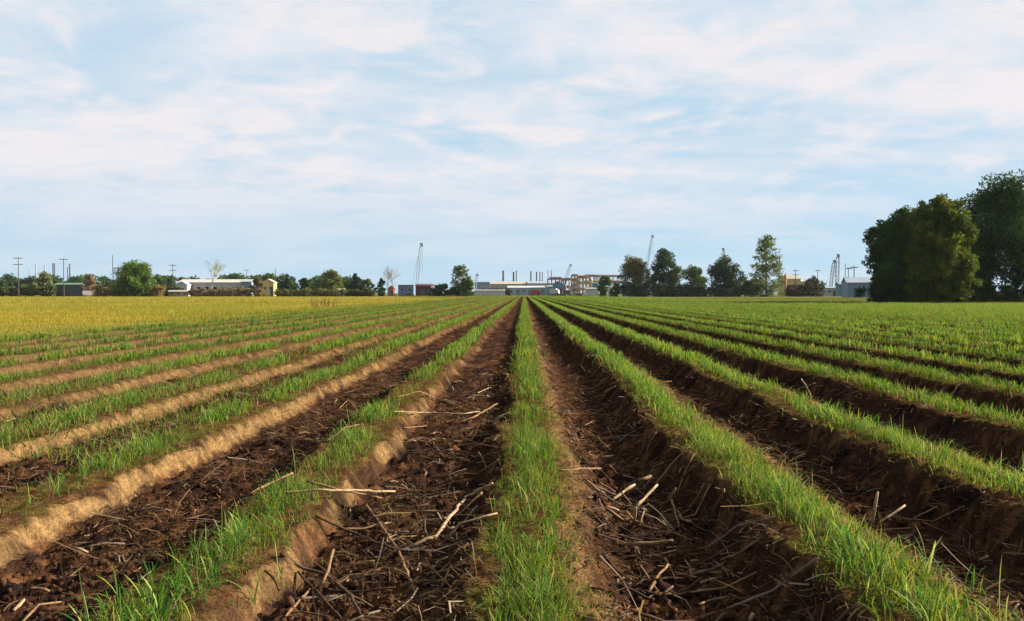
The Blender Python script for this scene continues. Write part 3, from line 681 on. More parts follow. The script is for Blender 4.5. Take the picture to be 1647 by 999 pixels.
def bare_tree(label, px, Y, w_px, top_py, c=(0.20, 0.22, 0.09), n=500, bark=None, depth=4, seed=None, spread=0.55, leaf=None, droop=0.0):
    H = WZ(top_py, Y); rg = random.Random(seed or int(px)); t = thing('tree', label, 'tree', (WX(px, Y), Y, 0))
    mb = MB(); tips = []; rw = w_px * Y / F_PX / 2
    def grow(p, d, L, r, k):
        e = p + d * L; mid = p.lerp(e, .5) + Vector((rg.gauss(0, .05), rg.gauss(0, .05), rg.gauss(0, .05))) * L
        mb.tube([tuple(p), tuple(mid), tuple(e)], [r, r * .85, r * .65], 5)
        if k == 0: tips.append(e); return
        if k < 3: tips.append(mid)
        for j in range(rg.choice((2, 3, 3))):
            nd = (d + Vector((rg.gauss(0, spread), rg.gauss(0, spread), rg.gauss(0.12 - droop, .28)))).normalized(); grow(e if j else e, nd, L * rg.uniform(.6, .85), max(r * .62, .035), k - 1)
    grow(Vector((0, 0, -.1)), Vector((0, 0, 1)), H * .30, max(.14, H * .014), depth)
    zmax = max(v[2] for v in mb.v); xm = max(abs(v[0]) for v in mb.v)
    fz, fx = H / zmax, min(1.6, max(.5, rw / xm)); mb.v = [(x * fx, y * fx, z * fz) for x, y, z in mb.v]
    mb.build('trunk', bark or bark_pale, t, True)
    rg2 = np.random.default_rng(seed or int(px)); T = np.array([(p.x * fx, p.y * fx, p.z * fz) for p in tips]); P = T[rg2.integers(0, len(T), n)] + rg2.normal(0, H * .035, (n, 3))
    col = np.array(c) * rg2.uniform(0.7, 1.3, (n, 1))
    obj('crown', mesh_np('crown', *leaf_quads(P, leaf or Y / 825 * .42, col, rg2)), tree_m, t)
    return t

def hedge(label, pa, pb, Y, top_py, c0, c1, n=1600, name='hedge', flat=False, depth=None, leaf=None, cat='hedge'):
    H = WZ(top_py, Y); x0, x1 = WX(pa, Y), WX(pb, Y); rg = np.random.default_rng(int(abs(pa) * 7 + Y)); W = x1 - x0; D = depth or max(2.5, min(W * .4, 8))
    t = thing(name, label, cat, ((x0 + x1) / 2, Y, 0)); L = []
    k = max(3, int(W / H * 2.2))
    for j in range(k):
        x = -W / 2 + W * (j + .5) / k + rg.normal(0, W * .02); hh = H * (rg.uniform(.9, 1.0) if flat else rg.uniform(.6, 1.0))
        for q in (0.26, 0.7): L.append((x, rg.normal(0, D * .15), hh * q, max(W / k * .8, H * .3), hh * .30))
    obj('foliage', crown_mesh('foliage', L, int(n * 2.6), leaf or Y / 825 * .9, c0, c1, rg, .5, 8), tree_m, t)
    for j in range(k): x = -W / 2 + W * (j + .5) / k; MB().tube([(x, 0, -.1), (x + rg.normal(0, .2), rg.normal(0, .2), H * .55)], [.12, .05], 5).build('stem', bark_m, t)
    return t

def build_trees():
    T = tree
    # the big dark trees at the right, in front of the field's corner
    T('broad dark bushy tree at the left end of the big right-hand clump', 1447, 141, 120, 338, n=32000, m=30, clear=0.0, sh=.2, clump=.46, leaf=.30, seed=3, name='broadleaf_tree', c0=(0.014, 0.034, 0.011), c1=(0.034, 0.066, 0.016))
    T('tall tree with sunlit yellow green crown in the big right-hand clump', 1505, 135, 114, 315, n=26000, m=28, clear=0.04, sh=.42, clump=.46, leaf=.30, c0=(0.030, 0.055, 0.010), c1=(0.105, 0.130, 0.018), seed=14, name='broadleaf_tree')
    T('tallest dark spreading tree at the right edge of the picture', 1626, 152, 186, 287, n=34000, m=30, clear=0.10, leaf=.30, seed=5, clump=.48, name='broadleaf_tree', c0=(0.014, 0.032, 0.012), c1=(0.036, 0.068, 0.018))
    T('dark understorey tree between the tallest tree and the sunlit one', 1560, 158, 80, 352, n=9000, m=12, clear=0.0, leaf=.30, seed=6, name='broadleaf_tree')
    T('dark tree partly cut off by the right picture edge behind the tallest', 1690, 166, 110, 330, n=14000, m=16, clear=0.02, leaf=.30, seed=8, name='broadleaf_tree')
    b = bare_tree('leafless grey branches rising above the tallest dark tree', 1612, 152, 74, 279, n=60, depth=4, spread=.62, seed=12, bark=bark_m, leaf=.12)
    hedge('dark undergrowth along the foot of the big right-hand trees', 1402, 1660, 143, 452, GRN_D, GRN_M, 9000, 'undergrowth', leaf=.22, depth=5)
    # trees right of the works
    Y = 380
    T('brownish rounded tree, leftmost of the dark group right of the works', 1021, Y, 54, 414, c0=(0.03, 0.045, 0.016), c1=(0.13, 0.105, 0.04), n=4200, m=16, clear=.02, seed=21)
    T('dark tall dense tree, highest of the group right of the works', 1068, Y, 50, 402, n=4600, m=16, clear=.03, seed=22)
    T('small bright green tree between two dark trees', 1112, Y + 10, 44, 428, c0=GRN_M, c1=GRN_L, n=2600, m=10, clear=.0, seed=23)
    T('dark round tree left of the tall pale poplar', 1165, Y, 58, 419, n=4200, m=15, clear=.0, seed=24)
    T('tall narrow pale green poplar with open crown', 1231, Y - 10, 66, 376, c0=(0.05, 0.085, 0.016), c1=(0.135, 0.165, 0.03), n=2600, m=22, clear=.03, taper=.40, seed=25, clump=.40, name='poplar_tree')
    T('low dark bush at the foot of the tall poplar', 1207, Y - 25, 42, 450, n=1500, m=8, clear=0, name='bush', seed=26)
    T('green bushy tree beside the orange steel frame', 973, Y + 15, 26, 443, c0=GRN_M, c1=GRN_L, n=1500, m=8, clear=0, seed=27)
    T('small yellow green bush at the left foot of the brownish tree', 989, Y, 16, 455, c0=GRN_M, c1=GRN_Y, n=600, m=6, clear=0, name='bush', seed=28)
    hedge('long dark hedge between the group of trees and the poplar', 1095, 1195, Y - 5, 457, GRN_D, GRN_M, 2200)
    hedge('dark scrub under the brownish tree and the tall dense one', 1000, 1096, Y - 5, 456, GRN_D, GRN_M, 2200)
    hedge('dark brown hedge right of the tall poplar', 1262, 1318, Y, 449, (0.022, 0.028, 0.016), (0.06, 0.045, 0.025), 1800)
    T('round dark green bush above the brown hedge', 1305, Y + 8, 34, 446, n=1000, m=8, clear=0, name='bush', seed=29)
    # middle
    hedge('low dark thicket beside the crane in the middle distance', 692, 757, 405, 450, (0.014, 0.030, 0.014), (0.03, 0.06, 0.016), 2600)
    T('rounded green bush at the right end of the dark thicket', 752, 400, 22, 446, c0=GRN_M, c1=GRN_L, n=900, m=7, clear=0, name='bush', seed=31)
    T('thin pale green tree rising out of the dark thicket', 742, 402, 34, 425, c0=(0.05, 0.075, 0.03), c1=(0.13, 0.15, 0.06), n=900, m=12, clear=.25, seed=32, clump=.34, bark=bark_pale)
    bare_tree('tall bare greyish tree beside the blue shed', 633, 430, 30, 430, (0.13, 0.13, 0.06), 420, seed=33)
    bare_tree('slender bare tree just left of the tall greyish one', 622, 432, 14, 434, (0.10, 0.11, 0.05), 200, depth=3, seed=34)
    T('small dark tree left of the bare trees', 611, 425, 20, 448, n=800, m=7, clear=0, seed=35)
    T('olive green bushy tree right of the dark evergreen', 590, 420, 26, 449, c0=GRN_M, c1=(0.11, 0.12, 0.035), n=1100, m=8, clear=0, seed=36)
    T('dark upright evergreen tree at the end of the left tree belt', 572, 415, 22, 440, c0=(0.010, 0.026, 0.018), c1=(0.022, 0.045, 0.024), n=1600, m=12, clear=0, taper=.3, seed=37)
    T('pale yellow green rounded tree in the left tree belt', 532, 420, 42, 433, c0=(0.09, 0.12, 0.03), c1=GRN_Y, n=2300, m=14, clear=0, taper=.25, seed=38)
    T('dark green conical tree between two lighter ones in the belt', 489, 420, 18, 447, c0=GRN_D, c1=GRN_M, n=900, m=8, clear=0, taper=.5, seed=39)
    T('dark narrow tree right of the yellow house', 461, 425, 11, 442, c0=(0.012, 0.034, 0.022), c1=(0.03, 0.06, 0.03), n=700, m=8, clear=0, taper=.3, seed=40)
    T('brown bushy tree in front of the yellow house', 412, 405, 26, 446, c0=(0.07, 0.075, 0.03), c1=(0.15, 0.12, 0.05), n=1000, m=8, clear=0, seed=41)
    bare_tree('tall half bare tree in front of the long white building', 338, 395, 44, 418, (0.17, 0.19, 0.07), 700, seed=42, spread=.5)
    T('broad round bright green tree standing alone at the meadow edge', 214, 385, 66, 423, c0=(0.04, 0.08, 0.012), c1=(0.085, 0.125, 0.018), n=6500, m=20, clear=.06, seed=43)
    T('pinkish brown leafless looking tree by the white camper', 139, 410, 24, 441, c0=(0.17, 0.10, 0.06), c1=(0.24, 0.17, 0.10), n=600, m=8, clear=.2, seed=44, bark=bark_pale)
    T('pale willowy tree behind the left utility poles', 66, 430, 34, 437, c0=(0.10, 0.13, 0.05), c1=(0.17, 0.19, 0.08), n=1200, m=10, clear=.05, seed=45)
    hedge('tan flat-topped block of dry reeds left of the round tree', 150, 191, 388, 457, (0.16, 0.115, 0.05), (0.24, 0.18, 0.075), 1700, 'reed_stand', True, cat='reeds')
    hedge('tan flat-topped block of dry reeds right of the round tree', 226, 260, 388, 457, (0.18, 0.14, 0.055), (0.27, 0.21, 0.085), 1500, 'reed_stand', True, cat='reeds')
    hedge('brown scrub along the foot of the long white building', 300, 420, 392, 460.5, (0.08, 0.06, 0.035), (0.17, 0.125, 0.06), 1700, 'scrub', cat='scrub')
    hedge('olive scrub in front of the left tree belt', 440, 560, 396, 463, (0.07, 0.075, 0.025), (0.15, 0.14, 0.045), 2200, 'scrub', cat='scrub')
    hedge('dark scrub at the foot of the evergreen', 556, 602, 398, 464, (0.03, 0.045, 0.018), (0.09, 0.09, 0.03), 1000, 'scrub', cat='scrub')
    hedge('green scrub below the two left utility poles', 8, 80, 415, 452, (0.035, 0.06, 0.022), (0.09, 0.10, 0.035), 2200, 'scrub', cat='scrub')
    hedge('green scrub past the left picture edge', -60, 12, 415, 455, (0.035, 0.06, 0.022), (0.10, 0.11, 0.035), 1600, 'scrub', cat='scrub')
    hedge('dark scrub between the reeds and the long white building', 255, 290, 402, 458, (0.03, 0.05, 0.02), (0.10, 0.08, 0.03), 900, 'scrub', cat='scrub')
    # the far belt: lookalike trees from four patterns
    protos = []
    for k in range(5):
        rg = np.random.default_rng(300 + k); L = lobes_in(6, 11.2, 0.02, 9, rg)
        protos.append((crown_mesh('crown', L, 900, .95, (0.022, 0.050, 0.018), (0.060, 0.105, 0.026), rg), trunk_mesh(7, .25, L, rg, 4).mesh('trunk')))
        protos[-1][0].materials.append(tree_m); protos[-1][1].materials.append(bark_m)
    def belt(pa, pb, step, Y, h, label, group):
        px = pa
        while px < pb:
            cr, tr = random.choice(protos); lab = [w for q, w in label if px < q][0]; t = thing('tree', lab, 'tree', (WX(px, Y) , Y + random.uniform(-25, 25), 0), random.uniform(0, 6.28), group)
            s = h * random.uniform(.8, 1.2) / 11.2; t.scale = (s * random.uniform(.9, 1.4), s * random.uniform(.9, 1.3), s)
            o = obj('crown', cr, None, t); o = obj('trunk', tr, None, t); px += step * random.uniform(.7, 1.3)
    belt(-60, 180, 13, 640, 14, [(24, 'far green tree at the left picture edge before the first pole'), (60, 'far green tree just right of the leftmost utility pole'), (97, 'far green tree behind the shed with pale green roof'), (130, 'far green tree right of the one-armed utility pole'), (999, 'far green tree behind the tan reeds left of the round tree')], 'far belt left of the round tree')
    belt(245, 445, 11, 660, 14.5, [(280, 'far green tree beside the twin-armed pole left of the white building'), (320, 'far green tree over the left end of the white building roof'), (360, 'far green tree over the middle of the white building roof'), (405, 'far green tree over the right end of the white building roof'), (999, 'far green tree behind the small yellow house')], 'far belt behind the white building')
    belt(446, 585, 10, 560, 12.5, [(475, 'belt tree next to the dark narrow tree right of the yellow house'), (510, 'belt tree next to the dark conical tree above the olive scrub'), (550, 'belt tree behind the pale yellow green rounded tree'), (999, 'belt tree behind the dark upright evergreen')], 'tree belt right of the yellow house')
build_trees()

# ------------------------------------------------------------------ poles, stacks, cranes
def utility_pole(label, px, Y, top_py, arms=1, r=None, lean=0.0, group='utility poles'):
    H = WZ(top_py, Y); r = r or max(.15, Y * .00048); t = thing('utility_pole', label, 'utility pole', (WX(px, Y), Y, 0), 0, group); t.rotation_euler = (0, lean, 0)
    MB().tube([(0, 0, -.2), (0, 0, H)], [r * 1.2, r * .75], 8).build('pole', wood_m, t)
    for k in range(arms):
        z = H - .6 - k * H * .16; a = MB().box((0, -r - .06, z), (H * .24, .14, .28)).build('crossarm', wood_m, t)
        for s in (-1, -.45, .45, 1):
            MB().tube([(s * H * .11, -r - .06, z + .14), (s * H * .11, -r - .06, z + .55)], [.09, .06], 6).build('insulator', steel_m, a)
    return t
def chimney_stack(label, px, Y, top_py, wpx, group, m=None):
    H = WZ(top_py, Y); r = wpx * Y / F_PX / 2; t = thing('chimney_stack', label, 'stack', (WX(px, Y), Y, 0), 0, group)
    MB().tube([(0, 0, -.2), (0, 0, H * .3), (0, 0, H)], [r * 1.15, r, r * .9], 12, True).build('shaft', m or dark_m, t, False)
    MB().tube([(0, 0, H * .985), (0, 0, H * 1.012)], r * 1.12, 12).build('rim', m or dark_m, t)
    MB().tube([(0, 0, H * .62), (0, 0, H * .64)], r * 1.35, 12).build('platform', m or dark_m, t)
    return t
def crane(label, base_px, tip_px, tip_py, Y, m, w=1.3, chord=.16):
    x0, x1, zt = WX(base_px, Y), WX(tip_px, Y), WZ(tip_py, Y); t = thing('crane', label, 'crane', (x0, Y, 0), 0, 'cranes')
    MB().box((0, 0, .55), (5.2, 4.4, 1.0), top=.9).build('crawler', dark_m, t)
    MB().box((-.6, 0, 2.2), (4.6, 3.0, 2.2), top=.94).build('cab', m, t)
    MB().box((-3.4, 0, 2.0), (1.2, 2.8, 1.8)).build('counterweight', dark_m, t)
    a = Vector((.8, 0, 2.6)); b = Vector((x1 - x0, 0, zt)); d = (b - a); Ln = d.length; d.normalize(); s = Vector((0, 1, 0)); u = d.cross(s).normalized(); mb = MB()
    n = max(8, int(Ln / 3.2)); W = lambda q: w * min(1, .25 + q * 8, .3 + (1 - q) * 8) * .5
    cor = [(1, 1), (1, -1), (-1, -1), (-1, 1)]
    pt = lambda q, c: tuple(a + d * (Ln * q) + s * (c[0] * W(q)) + u * (c[1] * W(q)))
    for c in cor: mb.tube([pt(k / n, c) for k in range(n + 1)], chord, 5)
    for k in range(n):
        for j in range(4): mb.tube([pt(k / n, cor[j]), pt((k + 1) / n, cor[(j + 1) % 4])], chord * .55, 4)
    mb.build('boom', m, t)
    MB().tube([tuple(b + Vector((-.6, 0, .3))), tuple(b + Vector((.9, 0, .4))), tuple(b + Vector((.9, 0, -1.5)))], .45, 8).build('head_sheave', dark_m, t)
    MB().tube([(-3, 0, 3.2), (-2, 0, 7), tuple(b)], .07, 4).build('pendant_cable', dark_m, t)
    MB().tube([tuple(b + Vector((.9, 0, -1))), (x1 - x0 + .9, 0, zt * .45)], .06, 4).build('hoist_cable', dark_m, t)
    return t
def build_verticals():
    P = utility_pole
    P('grey utility pole with two crossarms, leftmost at the picture edge', 23, 400, 413, 2)
    P('utility pole with one wide crossarm left of the pinkish tree', 97, 395, 415, 1)
    P('bare leaning pole without crossarm just left of the round tree', 178, 385, 410, 0, lean=-.015)
    P('twin-armed utility pole left of the long white building', 275, 470, 425, 2)
    P('thin utility pole behind the long white building', 395, 620, 433, 1, r=.22)
    P('thin dark pole right of the yellow house', 442, 480, 432, 0, r=.2)
    P('thin dark mast behind the slender bare tree', 623.5, 520, 427, 0, r=.2)
    P('utility pole with crossarm above the brown hedge', 1277, 520, 434, 2, r=.25)
    P('thin pole left of the two pale masts on the right', 1312, 500, 434, 1, r=.2)
    P('thin utility pole with crossarm left of the blue warehouse', 1361, 330, 430, 1, r=.16)
    P('thicker utility pole with crossarm at the corner of the blue warehouse', 1370, 310, 428, 1, r=.2)
    P('thin pale pole near the small teal shed', 1356, 430, 424, 0, r=.18)
    S_ = chimney_stack
    for px, tp, w, lab in ((809.5, 436, 3.4, 'thick dark stack, leftmost of the row above the works'), (826, 438, 2.8, 'dark stack, left one of the close pair above the works'), (830.5, 436, 1.8, 'thin dark stack, right one of the close pair above the works'),
                           (854, 437, 2.6, 'dark stack, first of the four in a row above the works'), (863, 437.5, 2.4, 'dark stack, second of the four in a row above the works'), (868.3, 438, 1.9, 'dark stack, third of the four in a row above the works'),
                           (872.3, 438, 1.5, 'thin dark stack, fourth of the four in a row above the works'), (881.5, 436, 1.2, 'slim dark stack, left of the last two above the works'), (886.8, 436, 1.4, 'slim dark stack, rightmost of the row above the works')):
        S_(lab, px, 1150, tp, w, 'stacks above the works')
    for px, tp, w, m, lab in ((41, 434, 1.5, steel_m, 'slim grey column, leftmost on the left horizon'), (52, 425, 2, steel_m, 'grey column behind the pale willowy tree'), (57, 436, 1.3, steel_m, 'short thin column behind the pale willowy tree'),
                              (66, 428, 2, steel_m, 'grey column left of the thick dark pair'), (79.6, 424, 1.8, dark_m, 'dark column, left one of the thick touching pair'), (82.3, 424, 1.8, dark_m, 'dark column, right one of the thick touching pair'),
                              (103.3, 430, 1.3, dark_m, 'thin dark column right of the crossarm pole'), (107, 425, 2.1, dark_m, 'tall dark column right of the crossarm pole'), (1252, 412, 3.0, steel_m, 'grey round stack right behind the tall poplar')):
        S_(lab, px, 1150 if px < 1000 else 560, tp, w, 'columns on the left horizon' if px < 1000 else None, m)
    crane('tall pale blue lattice crane beside the maroon shed', 667, 677, 393, 520, steel_m, 1.4, .12)
    crane('pale crane boom leaning right above the steel frames', 904, 917, 426, 760, steel_m, 1.5, .16)
    crane('faint crane boom leaning right behind the brownish tree', 1033, 1048, 380, 640, steel_m, 1.0, .12)
    crane('faint crane boom leaning left behind the dark round tree', 1178, 1161, 401, 640, steel_m, 1.1, .13)
    crane('pale lattice crane, taller of the two near the warehouse', 1341, 1344, 411, 560, steel_m, 1.7, .2)
    crane('pale lattice crane, shorter of the two near the warehouse', 1330, 1338, 420, 570, steel_m, 1.5, .18)
    crane('pale blue crane boom at the right end of the dark thicket', 762, 767, 442, 720, steel_m, 1.6, .2)
build_verticals()

# ------------------------------------------------------------------ buildings and works
def shed(label, pa, pb, eave_py, ridge_py, Y, depth, wm, rm, name='building', cat='building', rz=0.0, wins=0, doors=1, dm=None, band=None, gable_front=False, win_m=None):
    x0, x1 = WX(pa, Y), WX(pb, Y); W = x1 - x0; he, hr = WZ(eave_py, Y), WZ(ridge_py, Y); hr = max(hr, he + .3)
    t = thing(name, label, cat, ((x0 + x1) / 2, Y + depth / 2, 0), rz); D = depth; o = .4
    mb = MB()
    if not gable_front:
        pts = [(-W/2, -D/2, -.1), (W/2, -D/2, -.1), (W/2, D/2, -.1), (-W/2, D/2, -.1), (-W/2, -D/2, he), (W/2, -D/2, he), (W/2, D/2, he), (-W/2, D/2, he), (-W/2, 0, hr - .05), (W/2, 0, hr - .05)]
        mb.poly(pts, [(0, 1, 5, 4), (1, 2, 6, 9, 5), (2, 3, 7, 6), (3, 0, 4, 8, 7)]); mb.build('wall', wm, t)
        sl = (hr - he) / (D / 2)
        for s in (-1, 1):
            MB().poly([(-W/2 - o, s*(D/2 + o), he - o*sl + .02), (W/2 + o, s*(D/2 + o), he - o*sl + .02), (W/2 + o, 0, hr + .02), (-W/2 - o, 0, hr + .02), (-W/2 - o, s*(D/2 + o), he - o*sl + .22), (W/2 + o, s*(D/2 + o), he - o*sl + .22), (W/2 + o, 0, hr + .22), (-W/2 - o, 0, hr + .22)],
                      [(0, 1, 2, 3), (4, 7, 6, 5), (0, 4, 5, 1), (1, 5, 6, 2), (3, 2, 6, 7), (0, 3, 7, 4)]).build('roof', rm, t)
    else:
        pts = [(-W/2, -D/2, -.1), (W/2, -D/2, -.1), (W/2, D/2, -.1), (-W/2, D/2, -.1), (-W/2, -D/2, he), (W/2, -D/2, he), (W/2, D/2, he), (-W/2, D/2, he), (0, -D/2, hr - .05), (0, D/2, hr - .05)]
        mb.poly(pts, [(0, 1, 5, 8, 4), (1, 2, 6, 5), (2, 3, 7, 9, 6), (3, 0, 4, 7)]); mb.build('wall', wm, t)
        sl = (hr - he) / (W / 2)
        for s in (-1, 1):
            MB().poly([(s*(W/2 + o), -D/2 - o, he - o*sl + .02), (s*(W/2 + o), D/2 + o, he - o*sl + .02), (0, D/2 + o, hr + .02), (0, -D/2 - o, hr + .02), (s*(W/2 + o), -D/2 - o, he - o*sl + .22), (s*(W/2 + o), D/2 + o, he - o*sl + .22), (0, D/2 + o, hr + .22), (0, -D/2 - o, hr + .22)],
                      [(0, 1, 2, 3), (4, 7, 6, 5), (0, 4, 5, 1), (1, 5, 6, 2), (3, 2, 6, 7), (0, 3, 7, 4)]).build('roof', rm, t)
    if band: MB().box((0, -D/2 - .06, he * .16), (W + .1, .12, he * .32)).build('base_band', band, t)
    for k in range(wins):
        x = -W/2 + W * (k + .5) / wins; w = MB().box((x, -D/2 - .04, he * .58), (min(2.2, W / wins * .55), .10, he * .28)).build('window', white_m, t)
        MB().box((x, -D/2 - .11, he * .58), (min(1.8, W / wins * .45), .06, he * .22)).build('pane', win_m or glass_m, w)
    for k in range(doors):
        x = -W/2 + W * (k + .82) / max(1, doors) if doors else 0; MB().box((x, -D/2 - .05, he * .33), (min(3.2, W * .25), .09, he * .66)).build('door', dm or dark_m, t)
    return t
def truck(label, px, Y, len_px, body_m, cab_m, rz=0.0, name='truck', h=3.4, cat='truck'):
    t = thing(name, label, cat, (WX(px, Y), Y, 0), rz); L = max(5.5, len_px * Y / F_PX)
    MB().box((-L * .12, 0, h * .62), (L * .70, 2.4, h * .70)).build('cargo_box', body_m, t)
    c = MB(); x0, x1 = L * .25, L * .5
    c.poly([(x0, -1.15, .6), (x1, -1.15, .6), (x1, -1.15, h * .45), (x1 - L * .06, -1.1, h * .8), (x0, -1.1, h * .82), (x0, 1.15, .6), (x1, 1.15, .6), (x1, 1.15, h * .45), (x1 - L * .06, 1.1, h * .8), (x0, 1.1, h * .82)],
           [(0, 1, 2, 3, 4), (9, 8, 7, 6, 5), (1, 6, 7, 2), (2, 7, 8, 3), (3, 8, 9, 4), (4, 9, 5, 0), (0, 5, 6, 1)]); cb = c.build('cab', cab_m, t)
    MB().box((x0 + L * .12, -1.17, h * .62), (L * .09, .06, h * .2)).build('side_window', glass_m, cb)
    MB().box((0, 0, .62), (L * .98, 1.1, .26)).build('chassis', dark_m, t)
    for x in (-L * .38, -L * .24, L * .36):
        for s in (-1, 1):
            w = MB().tube([(x, s * 1.2, .5), (x, s * .88, .5)], .5, 12).build('wheel', tyre_m, t); MB().tube([(x, s * 1.23, .5), (x, s * 1.1, .5)], .24, 8).build('rim', steel_m, w)
    return t
def car(label, px, Y, m, rz=0.0):
    t = thing('parked_car', label, 'car', (WX(px, Y), Y, 0), rz)
    pr = [(-2.2, .35), (2.2, .35), (2.25, .8), (1.3, .98), (.7, 1.5), (-1.2, 1.52), (-1.9, 1.0), (-2.25, .95)]; n = len(pr)
    b = MB().poly([(x, -.88, z) for x, z in pr] + [(x, .88, z) for x, z in pr], [tuple(range(n)), tuple(range(2*n - 1, n - 1, -1))] + [(k, n + k, n + (k+1) % n, (k+1) % n) for k in range(n)]).build('body', m, t)
    MB().box((-.2, -.9, 1.22), (1.9, .06, .36)).build('side_window', glass_m, b)
    for x in (-1.4, 1.4):
        for s in (-1, 1): w = MB().tube([(x, s * .92, .33), (x, s * .68, .33)], .33, 12).build('wheel', tyre_m, t); MB().tube([(x, s * .95, .33), (x, s * .9, .33)], .18, 8).build('rim', steel_m, w)
    return t
def steel_frame(label, pa, pb, top_py, Y, cols, levels, m, m2, deck=None, depth=10, pipes=3):
    x0, x1 = WX(pa, Y), WX(pb, Y); W = x1 - x0; H = WZ(top_py, Y); t = thing('steel_frame', label, 'steel frame', ((x0 + x1) / 2, Y, 0), 0, 'steel frames of the works')
    for k in range(cols):
        for s in (-1, 1): MB().box((-W/2 + W * k / (cols - 1), s * depth / 2, H / 2), (.55, .55, H)).build('column', m, t)
    for l in range(levels):
        z = H * (l + 1) / levels - .4
        for s in (-1, 1): MB().box((0, s * depth / 2 + s * .3, z), (W + .8, .5, .7)).build('beam', m, t)
        MB().box((0, 0, z + .45), (W * .96, depth * .96, .22)).build('deck', deck or m2, t)
        for p in range(pipes):
            yy = -depth / 2 + 1 + p * depth / max(1, pipes); rr = random.uniform(.35, .8); MB().tube([(-W * random.uniform(.3, .49), yy, z + .6 + rr), (W * random.uniform(.2, .49), yy, z + .6 + rr)], rr, 8).build('pipe', random.choice((m2, pink_m, steel_m)), t)
    for k in range(cols - 1):
        if k % 2 == 0:
            xa, xb = -W/2 + W * k / (cols - 1), -W/2 + W * (k + 1) / (cols - 1); MB().tube([(xa, -depth/2, .5), (xb, -depth/2, H / levels)], .22, 5).build('brace', m, t)
    return t
def vessel(label, px, Y, top_py, wpx, m, z0=0.0):
    H = WZ(top_py, Y); r = wpx * Y / F_PX / 2; t = thing('storage_silo', label, 'silo', (WX(px, Y), Y, 0))
    MB().tube([(0, 0, -.1), (0, 0, H * .88), (0, 0, H)], [r, r, r * .3], 14).build('shell', m, t); MB().tube([(0, 0, H * .86), (0, 0, H * .885)], r * 1.08, 14).build('ring', dark_m, t)
    return t
def build_works():
    # left
    shed('low open shed with pale green roof among the left scrub', 80, 127, 458, 455.5, 420, 9, dark_m, greenroof_m, 'shed', 'shed', rz=.05, doors=2)
    shed('long low white building behind the half bare tree', 283, 403, 454.5, 449.5, 440, 16, white_m, white_m, wins=9, doors=1, band=brick_m, rz=.03)
    shed('pale annex with small gable at the left end of the long white building', 281, 297, 458, 453, 432, 7, white_m, grey_m, 'annex', 'building', wins=1, doors=0, gable_front=True, rz=.06)
    shed('blue grey end block of the long white building', 385, 402, 453, 450.5, 436, 3.2, bluegrey_m, white_m, 'annex', 'building', wins=2, doors=0, rz=.03)
    shed('small yellow house with pale roof right of the white building', 418, 437, 454, 449, 450, 9, yellow_m, cream_m, 'house', 'house', wins=2, doors=1, gable_front=True, rz=.1)
    truck('white camper trailer parked left of the first reeds', 137, 402, 9, white_m, white_m, .5, 'camper_van', 2.8, 'camper')
    shed('long low cream wall shed at the roadside below the white building', 268, 300, 469, 467.5, 398, 2.4, cream_m, white_m, 'low_shed', 'shed', doors=0, wins=3)
    shed('tiny pale hut in the scrub at the far side of the meadow', 540, 552, 467, 464.5, 405, 3, cream_m, cream_m, 'hut', 'hut', doors=1)
    # middle
    shed('blue flat shed left of the tall crane', 640, 665, 458.5, 457, 470, 9, blue_m, grey_m, 'shed', 'shed', doors=1, dm=teal_m, wins=2)
    shed('dark maroon barn right of the tall crane', 668, 693, 459.5, 457, 450, 12, maroon_m, maroon_m, 'barn', 'barn', doors=2, dm=dark_m)
    shed('low red brick outbuilding at the foot of the bare trees', 624, 634, 464, 459.5, 450, 5, pink_m, brick_m, 'outbuilding', 'building', doors=1, wins=1, gable_front=True)
    car('maroon car parked between the blue shed and the barn', 660, 440, maroon_m)
    shed('huge pale blue hall on the horizon left of the works', 764, 800, 454, 453, 1050, 40, bluegrey_m, bluegrey_m, 'hall', 'building', doors=0, wins=5, win_m=bluegrey_m)
    shed('long cream works hall under the stacks', 787, 852, 457, 452.5, 820, 40, cream_m, cream_m, 'works_hall', 'building', doors=2, wins=9, dm=grey_m, rz=.05)
    shed('long grey works hall right of the cream one', 848, 898, 456, 452, 800, 36, grey_m, steel_m, 'works_hall', 'building', doors=3, wins=7, dm=bluegrey_m, rz=.05)
    shed('low pale grey warehouse in front of the works halls', 816, 876, 463, 460, 640, 20, grey_m, white_m, 'warehouse', 'building', doors=3, dm=bluegrey_m, wins=6, rz=.05)
    shed('low white wall along the track left of the works', 764, 812, 467.2, 466.6, 540, 1.2, white_m, white_m, 'boundary_wall', 'wall', doors=0)
    hedge('low dark bushes before the cream works hall', 776, 822, 560, 462, GRN_D, GRN_M, 700)
    truck('red truck parked in front of the grey works hall', 861, 470, 9, red_m, red_m, .3)
    truck('white truck with red base beside the teal container', 892, 480, 9, white_m, white_m, -.4, h=4.4)
    truck('dark lorry under the orange steel frame', 912, 475, 12, dark_m, white_m, .2)
    car('dark red car right of the teal container', 897, 455, maroon_m, .1)
    car('red car parked before the yellow steel frame', 930, 450, red_m, .2)
    car('small white car parked beside the red car', 936, 452, white_m, -.1)
    shed('small teal container with pale top between red and white trucks', 880.5, 888, 461, 460, 490, 6, teal_m, white_m, 'container', 'container', doors=1, dm=blue_m)
    shed('light blue roofed workshop behind the white truck', 888, 906, 458, 452.5, 560, 14, blue_m, bluegrey_m, 'workshop', 'building', doors=1, gable_front=True, wins=0)
    shed('long white box trailer beside the green bushy tree', 942, 960, 464.5, 464, 455, 3, white_m, white_m, 'trailer', 'trailer', doors=0, wins=0)
    shed('teal site office above the white box trailer', 953, 961, 456, 454.8, 480, 5, teal_m, teal_m, 'site_office', 'building', doors=0, wins=2)
    steel_frame('low pink topped steel frame right of the slim stacks', 881, 906, 448.5, 640, 5, 2, pink_m, orange_m)
